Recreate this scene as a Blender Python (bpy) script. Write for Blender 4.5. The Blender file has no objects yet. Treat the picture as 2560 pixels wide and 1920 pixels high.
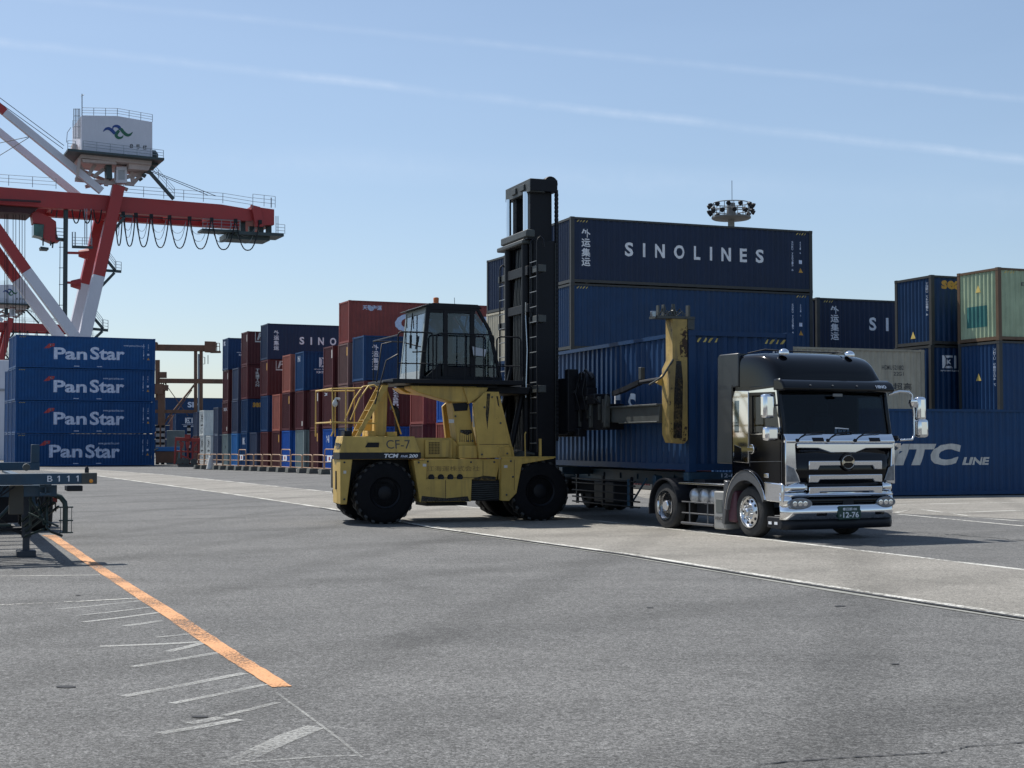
import bpy, bmesh, math, random
from mathutils import Vector, Matrix
R = math.radians
random.seed(7)
SC = bpy.context.scene
COL = SC.collection
# ------------------------------------------------------------------ camera
FPX, YH, EYE = 3600.0, 1108.0, 1.75
PITCH = math.atan((YH - 960) / FPX)
cd = bpy.data.cameras.new('camera'); cam = bpy.data.objects.new('camera', cd); COL.objects.link(cam)
cam.location = (0, 0, EYE); cam.rotation_euler = (R(90) + PITCH, 0, 0)
cd.sensor_width = 36; cd.lens = 36 * FPX / 2560; cd.clip_start = .1; cd.clip_end = 5000
SC.camera = cam
SC.view_settings.view_transform = 'Standard'; SC.view_settings.look = 'None'
SC.view_settings.exposure = 0.55; SC.view_settings.gamma = 1
# ------------------------------------------------------------------ sun and sky
SUN_AZ, SUN_EL = 45, 55            # degrees left of the view axis (behind the scene), elevation
sd = Vector((-math.sin(R(SUN_AZ)) * math.cos(R(SUN_EL)), math.cos(R(SUN_AZ)) * math.cos(R(SUN_EL)), math.sin(R(SUN_EL))))
sl = bpy.data.lights.new('sun', 'SUN'); sl.energy = 4.2; sl.angle = R(.53); sl.color = (1, .955, .88)
so = bpy.data.objects.new('sun', sl); COL.objects.link(so); so.rotation_euler = sd.to_track_quat('Z', 'Y').to_euler()
so.location = (0, 0, 60)
W = bpy.data.worlds.new('World'); SC.world = W; W.use_nodes = True
def build_world():
    nt = W.node_tree; N = nt.nodes; L = nt.links; N.clear()
    out = N.new('ShaderNodeOutputWorld'); bg = N.new('ShaderNodeBackground'); L.new(bg.outputs[0], out.inputs[0])
    bg.inputs[1].default_value = .077
    sky = N.new('ShaderNodeTexSky'); sky.sky_type = 'NISHITA'; sky.sun_disc = False
    sky.sun_elevation = R(SUN_EL); sky.sun_rotation = R(-SUN_AZ); sky.air_density = 1.0; sky.dust_density = .7; sky.ozone_density = 2.0
    tc = N.new('ShaderNodeTexCoord')
    col = sky.outputs[0]
    def M(op, a, b=None, c=None):
        n = N.new('ShaderNodeMath'); n.operation = op
        for i, v in enumerate((a, b, c)):
            if v is None: continue
            if isinstance(v, (int, float)): n.inputs[i].default_value = v
            else: L.new(v, n.inputs[i])
        return n.outputs[0]
    def dirv(px, py):
        dx = (px - 1280) / FPX; dy = (960 - py) / FPX; c, s = math.cos(PITCH), math.sin(PITCH)
        return Vector((dx, c - dy * s, s + dy * c)).normalized()
    nz = N.new('ShaderNodeTexNoise'); nz.inputs['Scale'].default_value = 22; nz.inputs['Detail'].default_value = 6; L.new(tc.outputs['Generated'], nz.inputs['Vector'])
    nz2 = N.new('ShaderNodeTexNoise'); nz2.inputs['Scale'].default_value = 90; nz2.inputs['Detail'].default_value = 4; L.new(tc.outputs['Generated'], nz2.inputs['Vector'])
    nz3 = N.new('ShaderNodeTexNoise'); nz3.inputs['Scale'].default_value = 9; nz3.inputs['Detail'].default_value = 3; L.new(tc.outputs['Generated'], nz3.inputs['Vector'])
    for (a, b, wd, st) in (((0, 104), (2560, 399), .0042, .24), ((694, 55), (2560, 246), .0036, .14), ((700, 408), (2560, 500), .014, .07)):
        n = dirv(*a).cross(dirv(*b)).normalized()
        dt = N.new('ShaderNodeVectorMath'); dt.operation = 'DOT_PRODUCT'; L.new(tc.outputs['Generated'], dt.inputs[0]); dt.inputs[1].default_value = n
        wob = M('MULTIPLY', M('SUBTRACT', nz.outputs[0], .5), wd * .9)
        d = M('ABSOLUTE', M('ADD', dt.outputs['Value'], wob))
        band = M('MAXIMUM', M('SUBTRACT', 1.0, M('DIVIDE', d, wd)), 0.0)
        k = M('MULTIPLY', M('MULTIPLY', band, st), M('MULTIPLY_ADD', nz2.outputs[0], 1.4, M('MULTIPLY_ADD', nz.outputs[0], 1.2, -.5)))
        gap = M('MINIMUM', M('MAXIMUM', M('MULTIPLY_ADD', nz3.outputs[0], 3.2, -.85), .5), 1.3)
        front = M('GREATER_THAN', M('ADD', 0, sepY(N, L, tc)), 0.2)
        mx = N.new('ShaderNodeMix'); mx.data_type = 'RGBA'; L.new(M('MULTIPLY', M('MULTIPLY', k, gap), front), mx.inputs['Factor'])
        L.new(col, mx.inputs['A']); mx.inputs['B'].default_value = (7.6, 8.2, 9.2, 1); col = mx.outputs['Result']
    # thin high veil, paler towards the horizon
    nv = N.new('ShaderNodeTexNoise'); nv.inputs['Scale'].default_value = 2.2; nv.inputs['Detail'].default_value = 5
    mp = N.new('ShaderNodeMapping'); mp.inputs['Scale'].default_value = (1, 1, 5); L.new(tc.outputs['Generated'], mp.inputs['Vector']); L.new(mp.outputs[0], nv.inputs['Vector'])
    mx = N.new('ShaderNodeMix'); mx.data_type = 'RGBA'; L.new(M('MULTIPLY_ADD', nv.outputs[0], .30, .06), mx.inputs['Factor'])
    L.new(col, mx.inputs['A']); mx.inputs['B'].default_value = (5.0, 6.7, 9.2, 1)
    L.new(mx.outputs['Result'], bg.inputs[0])
def sepY(N, L, tc):
    s = N.new('ShaderNodeSeparateXYZ'); L.new(tc.outputs['Generated'], s.inputs[0]); return s.outputs['Y']
build_world()
# ------------------------------------------------------------------ helpers
def ray(px, py):
    dx = (px - 1280) / FPX; dy = (960 - py) / FPX; c, s = math.cos(PITCH), math.sin(PITCH)
    return Vector((dx, c - dy * s, s + dy * c))
def on_plane(px, py, o, ang, t=0.0):
    """point of a vertical plane (through o, along ang, pushed t along its normal) seen at a pixel -> local x, z"""
    r = ray(px, py); dx, dy = math.cos(R(ang)), math.sin(R(ang)); ox, oy = o[0] - dy * t, o[1] + dx * t
    det = -r.x * dy + r.y * dx; k = (-ox * dy + oy * dx) / det
    return ((k * r.x - ox) * dx + (k * r.y - oy) * dy, EYE + k * r.z)
def gpt(px, py, z=0.0):
    r = ray(px, py); k = (z - EYE) / r.z
    return (k * r.x, k * r.y)
def gz(y): return 0.0 if y < 80 else (-.31 * (y - 80) / 50 if y < 130 else -.31)

class MB:
    def __init__(s): s.v = []; s.f = []
    def add(s, vs, fs):
        k = len(s.v); s.v += [tuple(v) for v in vs]; s.f += [tuple(i + k for i in f) for f in fs]; return s
    def box(s, x0, y0, z0, x1, y1, z1):
        x0, x1 = sorted((x0, x1)); y0, y1 = sorted((y0, y1)); z0, z1 = sorted((z0, z1))
        return s.add([(x0, y0, z0), (x1, y0, z0), (x1, y1, z0), (x0, y1, z0), (x0, y0, z1), (x1, y0, z1), (x1, y1, z1), (x0, y1, z1)],
                     [(0, 3, 2, 1), (4, 5, 6, 7), (0, 1, 5, 4), (1, 2, 6, 5), (2, 3, 7, 6), (3, 0, 4, 7)])
    def prism(s, poly, a, b, ax='y', taper=0):
        n = len(poly)
        def P(u, w, t): return {'y': (u, t, w), 'x': (t, u, w), 'z': (u, w, t)}[ax]
        vs = [P(u, w, a) for u, w in poly] + [P(u, w, b) for u, w in poly]
        return s.add(vs, [tuple(range(n)), tuple(range(2 * n - 1, n - 1, -1))] + [(i, i + n, (i + 1) % n + n, (i + 1) % n) for i in range(n)])
    def beam(s, p, q, w, h=None, up=(0, 0, 1)):
        h = h or w; p = Vector(p); q = Vector(q); d = (q - p).normalized(); up = Vector(up)
        if abs(d.dot(up)) > .97: up = Vector((0, 1, 0))
        sx = d.cross(up).normalized() * w / 2; sy = sx.cross(d).normalized() * h / 2
        vs = [c + a * sx + b * sy for c in (p, q) for a, b in ((-1, -1), (1, -1), (1, 1), (-1, 1))]
        return s.add(vs, [(0, 3, 2, 1), (4, 5, 6, 7), (0, 1, 5, 4), (1, 2, 6, 5), (2, 3, 7, 6), (3, 0, 4, 7)])
    def tube(s, pts, r, n=8):
        pts = [Vector(p) for p in pts]; k0 = len(s.v); m = len(pts); pr = None
        for i, p in enumerate(pts):
            d = (pts[min(i + 1, m - 1)] - pts[max(i - 1, 0)]).normalized()
            if pr is None: pr = Vector((0, 0, 1)) if abs(d.z) < .9 else Vector((1, 0, 0))
            a = (pr - d * pr.dot(d)).normalized(); pr = a; b = d.cross(a)
            for j in range(n):
                t = 2 * math.pi * j / n; s.v.append(tuple(p + a * r * math.cos(t) + b * r * math.sin(t)))
        for i in range(m - 1):
            for j in range(n):
                A = k0 + i * n + j; B = k0 + i * n + (j + 1) % n; s.f.append((A, B, B + n, A + n))
        s.f.append(tuple(k0 + j for j in reversed(range(n)))); s.f.append(tuple(k0 + (m - 1) * n + j for j in range(n)))
        return s
    def lathe(s, c, prof, ax='y', n=32, flip=1):
        """prof: (offset along axis, radius)"""
        k0 = len(s.v); m = len(prof)
        for (o, r) in prof:
            for j in range(n):
                t = 2 * math.pi * j / n; u, w = r * math.cos(t), r * math.sin(t)
                v = {'y': (c[0] + u, c[1] + o * flip, c[2] + w), 'x': (c[0] + o * flip, c[1] + u, c[2] + w), 'z': (c[0] + u, c[1] + w, c[2] + o * flip)}[ax]
                s.v.append(v)
        for i in range(m - 1):
            for j in range(n):
                A = k0 + i * n + j; B = k0 + i * n + (j + 1) % n; s.f.append((A, B, B + n, A + n))
        s.f.append(tuple(k0 + j for j in range(n))); s.f.append(tuple(k0 + (m - 1) * n + j for j in reversed(range(n))))
        return s
    def build(s, name, mat, parent=None, label=None, smooth=None, bevel=0, loc=None):
        me = bpy.data.meshes.new(name); me.from_pydata(s.v, [], s.f); me.update()
        bm = bmesh.new(); bm.from_mesh(me); bmesh.ops.recalc_face_normals(bm, faces=bm.faces); bm.to_mesh(me); bm.free()
        if smooth:
            me.polygons.foreach_set('use_smooth', [True] * len(me.polygons)); me.set_sharp_from_angle(angle=R(smooth))
        me.materials.append(mat); o = bpy.data.objects.new(name, me); COL.objects.link(o)
        if parent: o.parent = parent
        if loc: o.location = loc
        if label: o['label'] = label
        if bevel:
            b = o.modifiers.new('bevel', 'BEVEL'); b.width = bevel; b.segments = 3 if bevel > .03 else 2; b.limit_method = 'ANGLE'; b.angle_limit = R(35)
            me.polygons.foreach_set('use_smooth', [True] * len(me.polygons)); me.set_sharp_from_angle(angle=R(38))
        return o
def thing(name, label, cat, loc=(0, 0, 0), rot=0, group=None):
    o = bpy.data.objects.new(name, None); COL.objects.link(o); o.empty_display_size = .3
    o.location = loc; o.rotation_euler = (0, 0, R(rot)); o['label'] = label; o['category'] = cat
    if group: o['group'] = group
    return o
def tag(o, label, cat, group=None):
    o['label'] = label; o['category'] = cat
    if group: o['group'] = group
    return o
def copy_tree(o, parent=None):
    c = o.copy(); COL.objects.link(c); c.parent = parent
    for ch in [x for x in bpy.data.objects if x.parent == o]: copy_tree(ch, c)
    return c
# ------------------------------------------------------------------ materials
def mat(name, col, rough=.5, metal=0, var=.12, scale=2.0, streak=0, rust=0, coat=0, bump=0, spec=.5, rustcol=(.10, .035, .015), rsc=None, rs=None, vary=0):
    m = bpy.data.materials.new(name); m.use_nodes = True; nt = m.node_tree; N = nt.nodes; L = nt.links
    b = N['Principled BSDF']; b.inputs['Roughness'].default_value = rough; b.inputs['Metallic'].default_value = metal
    b.inputs['Coat Weight'].default_value = coat; b.inputs['Coat Roughness'].default_value = .04; b.inputs['Specular IOR Level'].default_value = spec
    tc = N.new('ShaderNodeTexCoord'); oi = N.new('ShaderNodeObjectInfo'); ad_ = N.new('ShaderNodeVectorMath'); ad_.operation = 'MULTIPLY_ADD'
    ad_.inputs[0].default_value = (37, 53, 29); L.new(oi.outputs['Random'], ad_.inputs[1]); L.new(tc.outputs['Object'], ad_.inputs[2])
    class _T: outputs = {'Object': ad_.outputs[0]}
    tc = _T
    nz = N.new('ShaderNodeTexNoise'); nz.inputs['Scale'].default_value = scale; nz.inputs['Detail'].default_value = 6; nz.inputs['Roughness'].default_value = .62
    L.new(tc.outputs['Object'], nz.inputs['Vector'])
    r = N.new('ShaderNodeValToRGB'); r.color_ramp.elements[0].position = .3; r.color_ramp.elements[1].position = .72
    r.color_ramp.elements[0].color = tuple(x * (1 - var) for x in col) + (1,); r.color_ramp.elements[1].color = tuple(min(1, x * (1 + var)) for x in col) + (1,)
    L.new(nz.outputs[0], r.inputs[0]); cur = r.outputs[0]
    def mix(fac, colB):
        nonlocal cur
        mx = N.new('ShaderNodeMix'); mx.data_type = 'RGBA'; L.new(fac, mx.inputs['Factor']); L.new(cur, mx.inputs['A']); mx.inputs['B'].default_value = (*colB, 1); cur = mx.outputs['Result']
    if streak:
        mp = N.new('ShaderNodeMapping'); mp.inputs['Scale'].default_value = (5, 5, .35); L.new(tc.outputs['Object'], mp.inputs[0])
        n2 = N.new('ShaderNodeTexNoise'); n2.inputs['Scale'].default_value = 1.6; n2.inputs['Detail'].default_value = 5; L.new(mp.outputs[0], n2.inputs['Vector'])
        r2 = N.new('ShaderNodeMapRange'); r2.inputs[1].default_value = .5; r2.inputs[2].default_value = .8; r2.inputs[4].default_value = streak; L.new(n2.outputs[0], r2.inputs[0])
        mix(r2.outputs[0], tuple(x * .35 + .04 for x in col))
    if rust:
        n3 = N.new('ShaderNodeTexNoise'); n3.inputs['Scale'].default_value = 3.1 if rust < 1 else 2.2; n3.inputs['Detail'].default_value = 11; n3.inputs['Roughness'].default_value = .78
        if rs: n3.inputs['Scale'].default_value = rs
        mp3 = N.new('ShaderNodeMapping'); mp3.inputs['Scale'].default_value = rsc or (1, 1, 1); L.new(tc.outputs['Object'], mp3.inputs[0]); L.new(mp3.outputs[0], n3.inputs['Vector'])
        r3 = N.new('ShaderNodeMapRange'); a = .72 - rust * .16; r3.inputs[1].default_value = a; r3.inputs[2].default_value = a + .03; L.new(n3.outputs[0], r3.inputs[0])
        mix(r3.outputs[0], rustcol)
    if vary:
        hv = N.new('ShaderNodeHueSaturation'); mr = N.new('ShaderNodeMapRange'); mr.inputs[3].default_value = 1 - vary; mr.inputs[4].default_value = 1 + vary; L.new(oi.outputs['Random'], mr.inputs[0]); L.new(mr.outputs[0], hv.inputs['Value']); L.new(cur, hv.inputs['Color']); cur = hv.outputs[0]
    L.new(cur, b.inputs['Base Color'])
    r4 = N.new('ShaderNodeMapRange'); r4.inputs[3].default_value = max(.02, rough - .08 * (rough > .15)); r4.inputs[4].default_value = rough + .1 * (rough > .15); L.new(nz.outputs[0], r4.inputs[0]); L.new(r4.outputs[0], b.inputs['Roughness'])
    if bump:
        bp = N.new('ShaderNodeBump'); bp.inputs['Strength'].default_value = bump; bp.inputs['Distance'].default_value = .02
        n5 = N.new('ShaderNodeTexNoise'); n5.inputs['Scale'].default_value = scale * 4; n5.inputs['Detail'].default_value = 4; L.new(tc.outputs['Object'], n5.inputs['Vector'])
        L.new(n5.outputs[0], bp.inputs['Height']); L.new(bp.outputs[0], b.inputs['Normal'])
    return m
def glass(name, tint, refl=.06, trans=1.0):
    m = bpy.data.materials.new(name); m.use_nodes = True; N = m.node_tree.nodes; L = m.node_tree.links; N.clear()
    o = N.new('ShaderNodeOutputMaterial'); t = N.new('ShaderNodeBsdfTransparent'); t.inputs[0].default_value = (*tint, 1)
    g = N.new('ShaderNodeBsdfGlossy'); g.inputs['Roughness'].default_value = .02; g.inputs[0].default_value = (.9, .95, 1, 1)
    lw = N.new('ShaderNodeLayerWeight'); lw.inputs[0].default_value = .5
    pw = N.new('ShaderNodeMath'); pw.operation = 'POWER'; L.new(lw.outputs['Facing'], pw.inputs[0]); pw.inputs[1].default_value = 4
    ma = N.new('ShaderNodeMath'); ma.operation = 'MULTIPLY_ADD'; L.new(pw.outputs[0], ma.inputs[0]); ma.inputs[1].default_value = .9; ma.inputs[2].default_value = refl; ma.use_clamp = True
    mx = N.new('ShaderNodeMixShader'); L.new(ma.outputs[0], mx.inputs[0]); L.new(t.outputs[0], mx.inputs[1]); L.new(g.outputs[0], mx.inputs[2]); L.new(mx.outputs[0], o.inputs[0])
    return m
PAINT = {}
def cpaint(key):
    if key in PAINT: return PAINT[key]
    c, st, ru = {'navy': ((.014, .028, .068), .25, .05), 'blue': ((.009, .040, .112), .2, .05), 'starblue': ((.007, .066, .20), .12, 0),
         'maroon': ((.090, .022, .024), .35, .3), 'red': ((.26, .060, .048), .3, .2), 'orange': ((.36, .12, .085), .35, .3), 'slate': ((.045, .062, .11), .4, .2),
         'green': ((.37, .46, .31), .5, .55), 'cream': ((.52, .47, .36), .45, .3), 'grey': ((.37, .335, .265), .5, .45), 'lightblue': ((.035, .17, .42), .3, .2),
         'brightblue': ((.010, .085, .36), .25, .15), 'white': ((.55, .57, .55), .3, .15), 'greygreen': ((.20, .25, .25), .4, .3), 'brown': ((.16, .085, .075), .4, .4),
         'rail_grey': ((.050, .052, .052), .3, .3), 'rail_rust': ((.13, .085, .055), .4, .8), 'teal': ((.006, .046, .135), .3, .1), 'midblue': ((.010, .038, .100), .3, .15)}[key]
    PAINT[key] = mat('container_paint_' + key, c, .48, spec=.26, vary=.14, var=.14, scale=1.3, streak=st, rust=ru); return PAINT[key]
M_white = mat('white_lettering', (.74, .76, .80), .6, var=.1, scale=6)
M_dimwhite = mat('faded_white_lettering', (.60, .66, .80), .6, var=.2, scale=6)
M_creamtxt = mat('cream_lettering', (.55, .54, .51), .6, var=.14, scale=4, streak=.3)
M_amber = mat('amber_lettering', (.55, .30, .05), .6)
M_yel = mat('yellow_paint', (.50, .335, .088), .5, spec=.3, var=.16, scale=2.4, streak=.75, rust=.42, rustcol=(.05, .035, .02))
M_yelworn = mat('worn_yellow_paint', (.33, .225, .065), .55, var=.25, scale=5, streak=1.0, rust=.85, rustcol=(.035, .02, .012), rsc=(1.6, 1.6, .7), rs=4.2)
M_blk = mat('black_machine_paint', (.0055, .0065, .010), .5, spec=.25, var=.3, scale=5, rust=.2, rustcol=(.04, .035, .03))
M_grease = mat('greasy_dark_steel', (.045, .05, .048), .5, var=.35, scale=5, streak=.4, rust=.5, rustcol=(.06, .035, .02))
M_dark = mat('dark_steel', (.011, .013, .018), .55, spec=.3, var=.3, scale=4)
M_steel = mat('bare_steel', (.45, .47, .5), .25, 1, var=.15)
M_chrome = mat('chrome', (.82, .83, .85), .05, 1, var=.04, scale=1)
M_alu = mat('polished_aluminium', (.72, .73, .74), .2, 1, var=.08)
M_rub = mat('tyre_rubber', (.017, .017, .018), .8, var=.3, scale=7, bump=.3)
M_rubdust = mat('dusty_tyre_rubber', (.035, .035, .035), .85, var=.35, scale=5, bump=.3)
M_cab = mat('gloss_black_paint', (.002, .0024, .004), .08, var=.1, coat=.05, scale=1, spec=.32)
M_cabgrey = mat('dark_grey_fairing_paint', (.020, .024, .028), .35, var=.12, coat=.2, scale=1.5)
M_silver = mat('silver_fender_paint', (.15, .155, .165), .3, .5, var=.08)
M_glass = glass('tinted_glass', (.42, .50, .56), .05)
M_cabglass = glass('cab_window_glass', (.62, .72, .74), .12)
M_ws = glass('windscreen_glass', (.22, .30, .38), .02)
M_lamp = mat('lamp_lens', (.20, .225, .26), .07, .6, var=.3, scale=9, coat=1)
M_amb = mat('amber_lens', (.75, .28, .03), .2, var=.05)
M_conc = mat('concrete', (.22, .22, .20), .85, var=.22, scale=3, bump=.2)
M_cblk = mat('dark_concrete_block', (.10, .105, .095), .9, var=.25, scale=4, bump=.3)
M_crw = mat('crane_white_paint', (.60, .60, .66), .5, var=.05, scale=.3, streak=.12)
M_crr = mat('crane_red_paint', (.36, .030, .030), .45, var=.08, scale=.3, streak=.15)
M_crg = mat('crane_dark_green_paint', (.035, .055, .06), .5, var=.2)
M_crp = mat('crane_underframe_paint', (.48, .40, .38), .6, var=.12, scale=.4, streak=.3)
M_crail = mat('galvanised_rail', (.28, .32, .36), .5, .2, var=.1)
M_emb_b = mat('emblem_blue', (.012, .05, .22), .5); M_emb_g = mat('emblem_green', (.012, .11, .06), .5)
M_brown = mat('rusty_brown_paint', (.13, .062, .035), .7, var=.3, scale=.8, streak=.5, rust=.4, rustcol=(.09, .03, .012))
M_redm = mat('red_machine_paint', (.26, .022, .018), .5, var=.15, streak=.3)
M_fence = mat('rusty_pale_rail', (.34, .20, .115), .6, var=.25, scale=3, rust=.6, rustcol=(.20, .075, .03))
M_chas = mat('chassis_blue_paint', (.012, .048, .088), .5, var=.25, scale=3, streak=.5, rust=.55, rustcol=(.02, .02, .02))
M_chasg = mat('chassis_green_pipe', (.012, .03, .028), .4, var=.3)
M_tank = mat('steel_air_tank', (.5, .53, .57), .3, .7, var=.15, scale=8)
M_plate = mat('green_number_plate', (.004, .045, .035), .4, var=.05)
M_seat = mat('dark_seat_fabric', (.02, .02, .024), .8)
M_red = mat('flag_red', (.42, .05, .05), .6)
M_txtblk = mat('dark_lettering', (.05, .05, .05), .6)
M_txtgold = mat('faded_dark_lettering', (.20, .13, .04), .6, rust=.8, rustcol=(.42, .3, .08))
M_orange_b = mat('orange_beacon', (.50, .12, .02), .4)
M_teal = mat('repair_patch_teal', (.03, .16, .15), .6, var=.15, streak=.3)
M_hyel = mat('hazard_yellow', (.55, .42, .12), .6)
# ------------------------------------------------------------------ lettering
def text_mesh(s, bold=.012):
    cu = bpy.data.curves.new('t', 'FONT'); cu.body = s; cu.size = 1; cu.offset = bold; cu.resolution_u = 3
    o = bpy.data.objects.new('t', cu); COL.objects.link(o)
    dg = bpy.context.evaluated_depsgraph_get(); me = bpy.data.meshes.new_from_object(o.evaluated_get(dg))
    bpy.data.objects.remove(o); bpy.data.curves.remove(cu)
    return me
def fit_text(s, a0, b0, a1, b1, bold=.012, shear=0, vertical=False):
    """list of verts (a, b) and faces filling the box a0..a1 x b0..b1"""
    V, F = [], []
    parts = [s] if not vertical else list(s)
    n = len(parts); hh = (b1 - b0) / n
    for i, ch in enumerate(parts):
        me = text_mesh(ch, bold)
        xs = [v.co.x + shear * v.co.y for v in me.vertices]; ys = [v.co.y for v in me.vertices]
        if not xs: continue
        x0, x1, y0, y1 = min(xs), max(xs), min(ys), max(ys)
        B1 = b1 - hh * i - (.06 * hh if vertical else 0); B0 = b1 - hh * (i + 1) + (.06 * hh if vertical else 0)
        k = len(V)
        for x, y in zip(xs, ys): V.append((a0 + (x - x0) / (x1 - x0) * (a1 - a0), B0 + (y - y0) / (y1 - y0) * (B1 - B0)))
        F += [tuple(j + k for j in p.vertices) for p in me.polygons]
        bpy.data.meshes.remove(me)
    return V, F
def paint_on(name, V, F, mapf, m, parent, cuts=None, label=None):
    """lay flat 2D shapes on a surface; cuts = positions along the first axis where the surface bends"""
    me = bpy.data.meshes.new(name); me.from_pydata([(a, b, 0) for a, b in V], [], F); bm = bmesh.new(); bm.from_mesh(me)
    if cuts:
        lo = min(v[0] for v in V); hi = max(v[0] for v in V)
        for c in cuts:
            if lo < c < hi: bmesh.ops.bisect_plane(bm, geom=bm.verts[:] + bm.edges[:] + bm.faces[:], plane_co=(c, 0, 0), plane_no=(1, 0, 0))
    for v in bm.verts: v.co = Vector(mapf(v.co.x, v.co.y))
    bm.to_mesh(me); bm.free(); me.materials.append(m); o = bpy.data.objects.new(name, me); COL.objects.link(o); o.parent = parent
    if label: o['label'] = label
    return o
# ------------------------------------------------------------------ containers
CL, CW, HC, SD = 12.192, 2.438, 2.896, 2.591
def corr_profile(x0, x1, pitch, depth):
    """corrugation: list of (x, inset)"""
    n = round((x1 - x0) / pitch); p = (x1 - x0) / n; pr = [(x0, 0)]
    for i in range(n):
        a = x0 + i * p; pr += [(a + p * .13, 0), (a + p * .38, depth), (a + p * .62, depth), (a + p * .87, 0)]
    pr.append((x1, 0)); return pr
SIDE = corr_profile(.17, CL - .17, .278, .036)
ENDP = corr_profile(.16, CW - .16, .235, .045)
def side_depth(pr, x):
    for (a, d), (b, e) in zip(pr, pr[1:]):
        if a <= x <= b: return d + (e - d) * (x - a) / max(1e-6, b - a)
    return 0
SKIN = {}
def container_meshes(h):
    if h in SKIN: return SKIN[h]
    w = MB(); z0, z1 = .16, h - .09
    def strip(pts):
        k = len(w.v)
        for p in pts: w.v.append((*p, z0)); w.v.append((*p, z1))
        for i in range(len(pts) - 1): w.f.append((k + 2 * i, k + 2 * i + 2, k + 2 * i + 3, k + 2 * i + 1))
    strip([(x, .035 + d) for x, d in SIDE]); strip([(x, CW - .035 - d) for x, d in SIDE])
    strip([(.04 + d, y) for y, d in ENDP]); strip([(CL - .04 - d, y) for y, d in ENDP])
    rf = MB()
    k = len(rf.v); pr = corr_profile(.1, CL - .1, .21, .02)
    for x, d in pr: rf.v.append((x, .06, h - .018 - d)); rf.v.append((x, CW - .06, h - .018 - d))
    for i in range(len(pr) - 1): rf.f.append((2 * i, 2 * i + 2, 2 * i + 3, 2 * i + 1))
    f = MB()
    for y0, y1 in ((0.008, .07), (CW - .07, CW - .008)):
        f.box(.17, y0, .04, CL - .17, y1, .165); f.box(.17, y0, h - .095, CL - .17, y1, h - .012)
    for x0, x1 in ((.012, .07), (CL - .07, CL - .012)):
        f.box(x0, .16, .03, x1, CW - .16, .165); f.box(x0, .16, h - .11, x1, CW - .16, h - .014)
    for x0, x1 in ((.006, .17), (CL - .17, CL - .006)):
        for y0, y1 in ((.006, .16), (CW - .16, CW - .006)): f.box(x0, y0, .118, x1, y1, h - .118)
    for i in range(24): f.box(.4 + i * .49, .07, .03, .45 + i * .49, CW - .07, .14)
    for x0, x1 in ((0, .178), (CL - .178, CL)):
        for y0, y1 in ((0, .162), (CW - .162, CW)):
            f.box(x0, y0, 0, x1, y1, .119); f.box(x0, y0, h - .119, x1, y1, h)
    ms = []
    for mb, nm in ((w, 'corrugated_walls'), (rf, 'roof'), (f, 'frame')):
        me = bpy.data.meshes.new(nm); me.from_pydata(mb.v, [], mb.f); bm = bmesh.new(); bm.from_mesh(me)
        if nm != 'corrugated_walls' and nm != 'roof': bmesh.ops.recalc_face_normals(bm, faces=bm.faces)
        bm.to_mesh(me); bm.free(); me.materials.append(None); ms.append(me)
    SKIN[h] = ms; return ms
GREYF = mat('casting_steel', (.055, .055, .055), .6, var=.2, rust=.5)
def container(label, loc, ang, h, col, frame=None, group='shipping containers in the yard'):
    t = thing('shipping_container', label, 'container', loc, ang, group)
    for me, k in zip(container_meshes(h), (col, col, frame or col)):
        o = bpy.data.objects.new(me.name, me); COL.objects.link(o); o.parent = t
        o.material_slots[0].link = 'OBJECT'; o.material_slots[0].material = cpaint(k) if k else GREYF
    t['h'] = h; return t
for_side = lambda x, z: (x, .035 + side_depth(SIDE, x) - .005, z)
CUTS = [x for x, d in SIDE]
ECUTS = [x for x, d in ENDP]
def side_text(t, s, box, m, bold=.012, shear=0, vertical=False, name='lettering'):
    V, F = fit_text(s, *box, bold=bold, shear=shear, vertical=vertical); return paint_on(name, V, F, for_side, m, t, CUTS)
def end_text(t, s, y0, z0, y1, z1, m, bold=.012, vertical=False, name='lettering'):
    V, F = fit_text(s, -y1, z0, -y0, z1, bold=bold, vertical=vertical)
    return paint_on(name, V, F, lambda a, b: (.04 + side_depth(ENDP, -a) - .005, -a, b), m, t, [-c for c in ECUTS])
def side_poly(t, polys, m, name): 
    V, F = [], []
    for p in polys: F.append(tuple(range(len(V), len(V) + len(p)))); V += p
    return paint_on(name, V, F, for_side, m, t, CUTS)
def side_px(t, x0, y0, x1, y1):
    a, b = on_plane(x0, y0, t.location[:2], math.degrees(t.rotation_euler.z)), on_plane(x1, y1, t.location[:2], math.degrees(t.rotation_euler.z))
    z = t.location.z; return (a[0], min(a[1], b[1]) - z, b[0], max(a[1], b[1]) - z)
def lr(t, xl, xr, yt, yb):
    a = side_px(t, xl, yt, xl + 1, yb); b = side_px(t, xr, yt, xr + 1, yb); return (a[0], a[1], b[0], a[3])
def marks(t, x=11.55, tri=True, c=None):
    h = t['h']; c = c or M_white
    side_text(t, 'SNBU 720315 6', (x - .45, h * .34, x - .38, h * .82), M_dimwhite, vertical=True, name='code_lettering')
    side_text(t, '45G1 6', (x - .03, h * .62, x + .05, h * .82), M_dimwhite, vertical=True, name='code_lettering')
    side_poly(t, [[(x - .08, h * .46), (x + .1, h * .46), (x + .1, h * .52), (x - .08, h * .52)]], M_dimwhite, 'data_plate')
    if tri: side_poly(t, [[(x - .1, h * .32), (x + .14, h * .32), (x + .02, h * .4)]], M_amber, 'warning_triangle')
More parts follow.
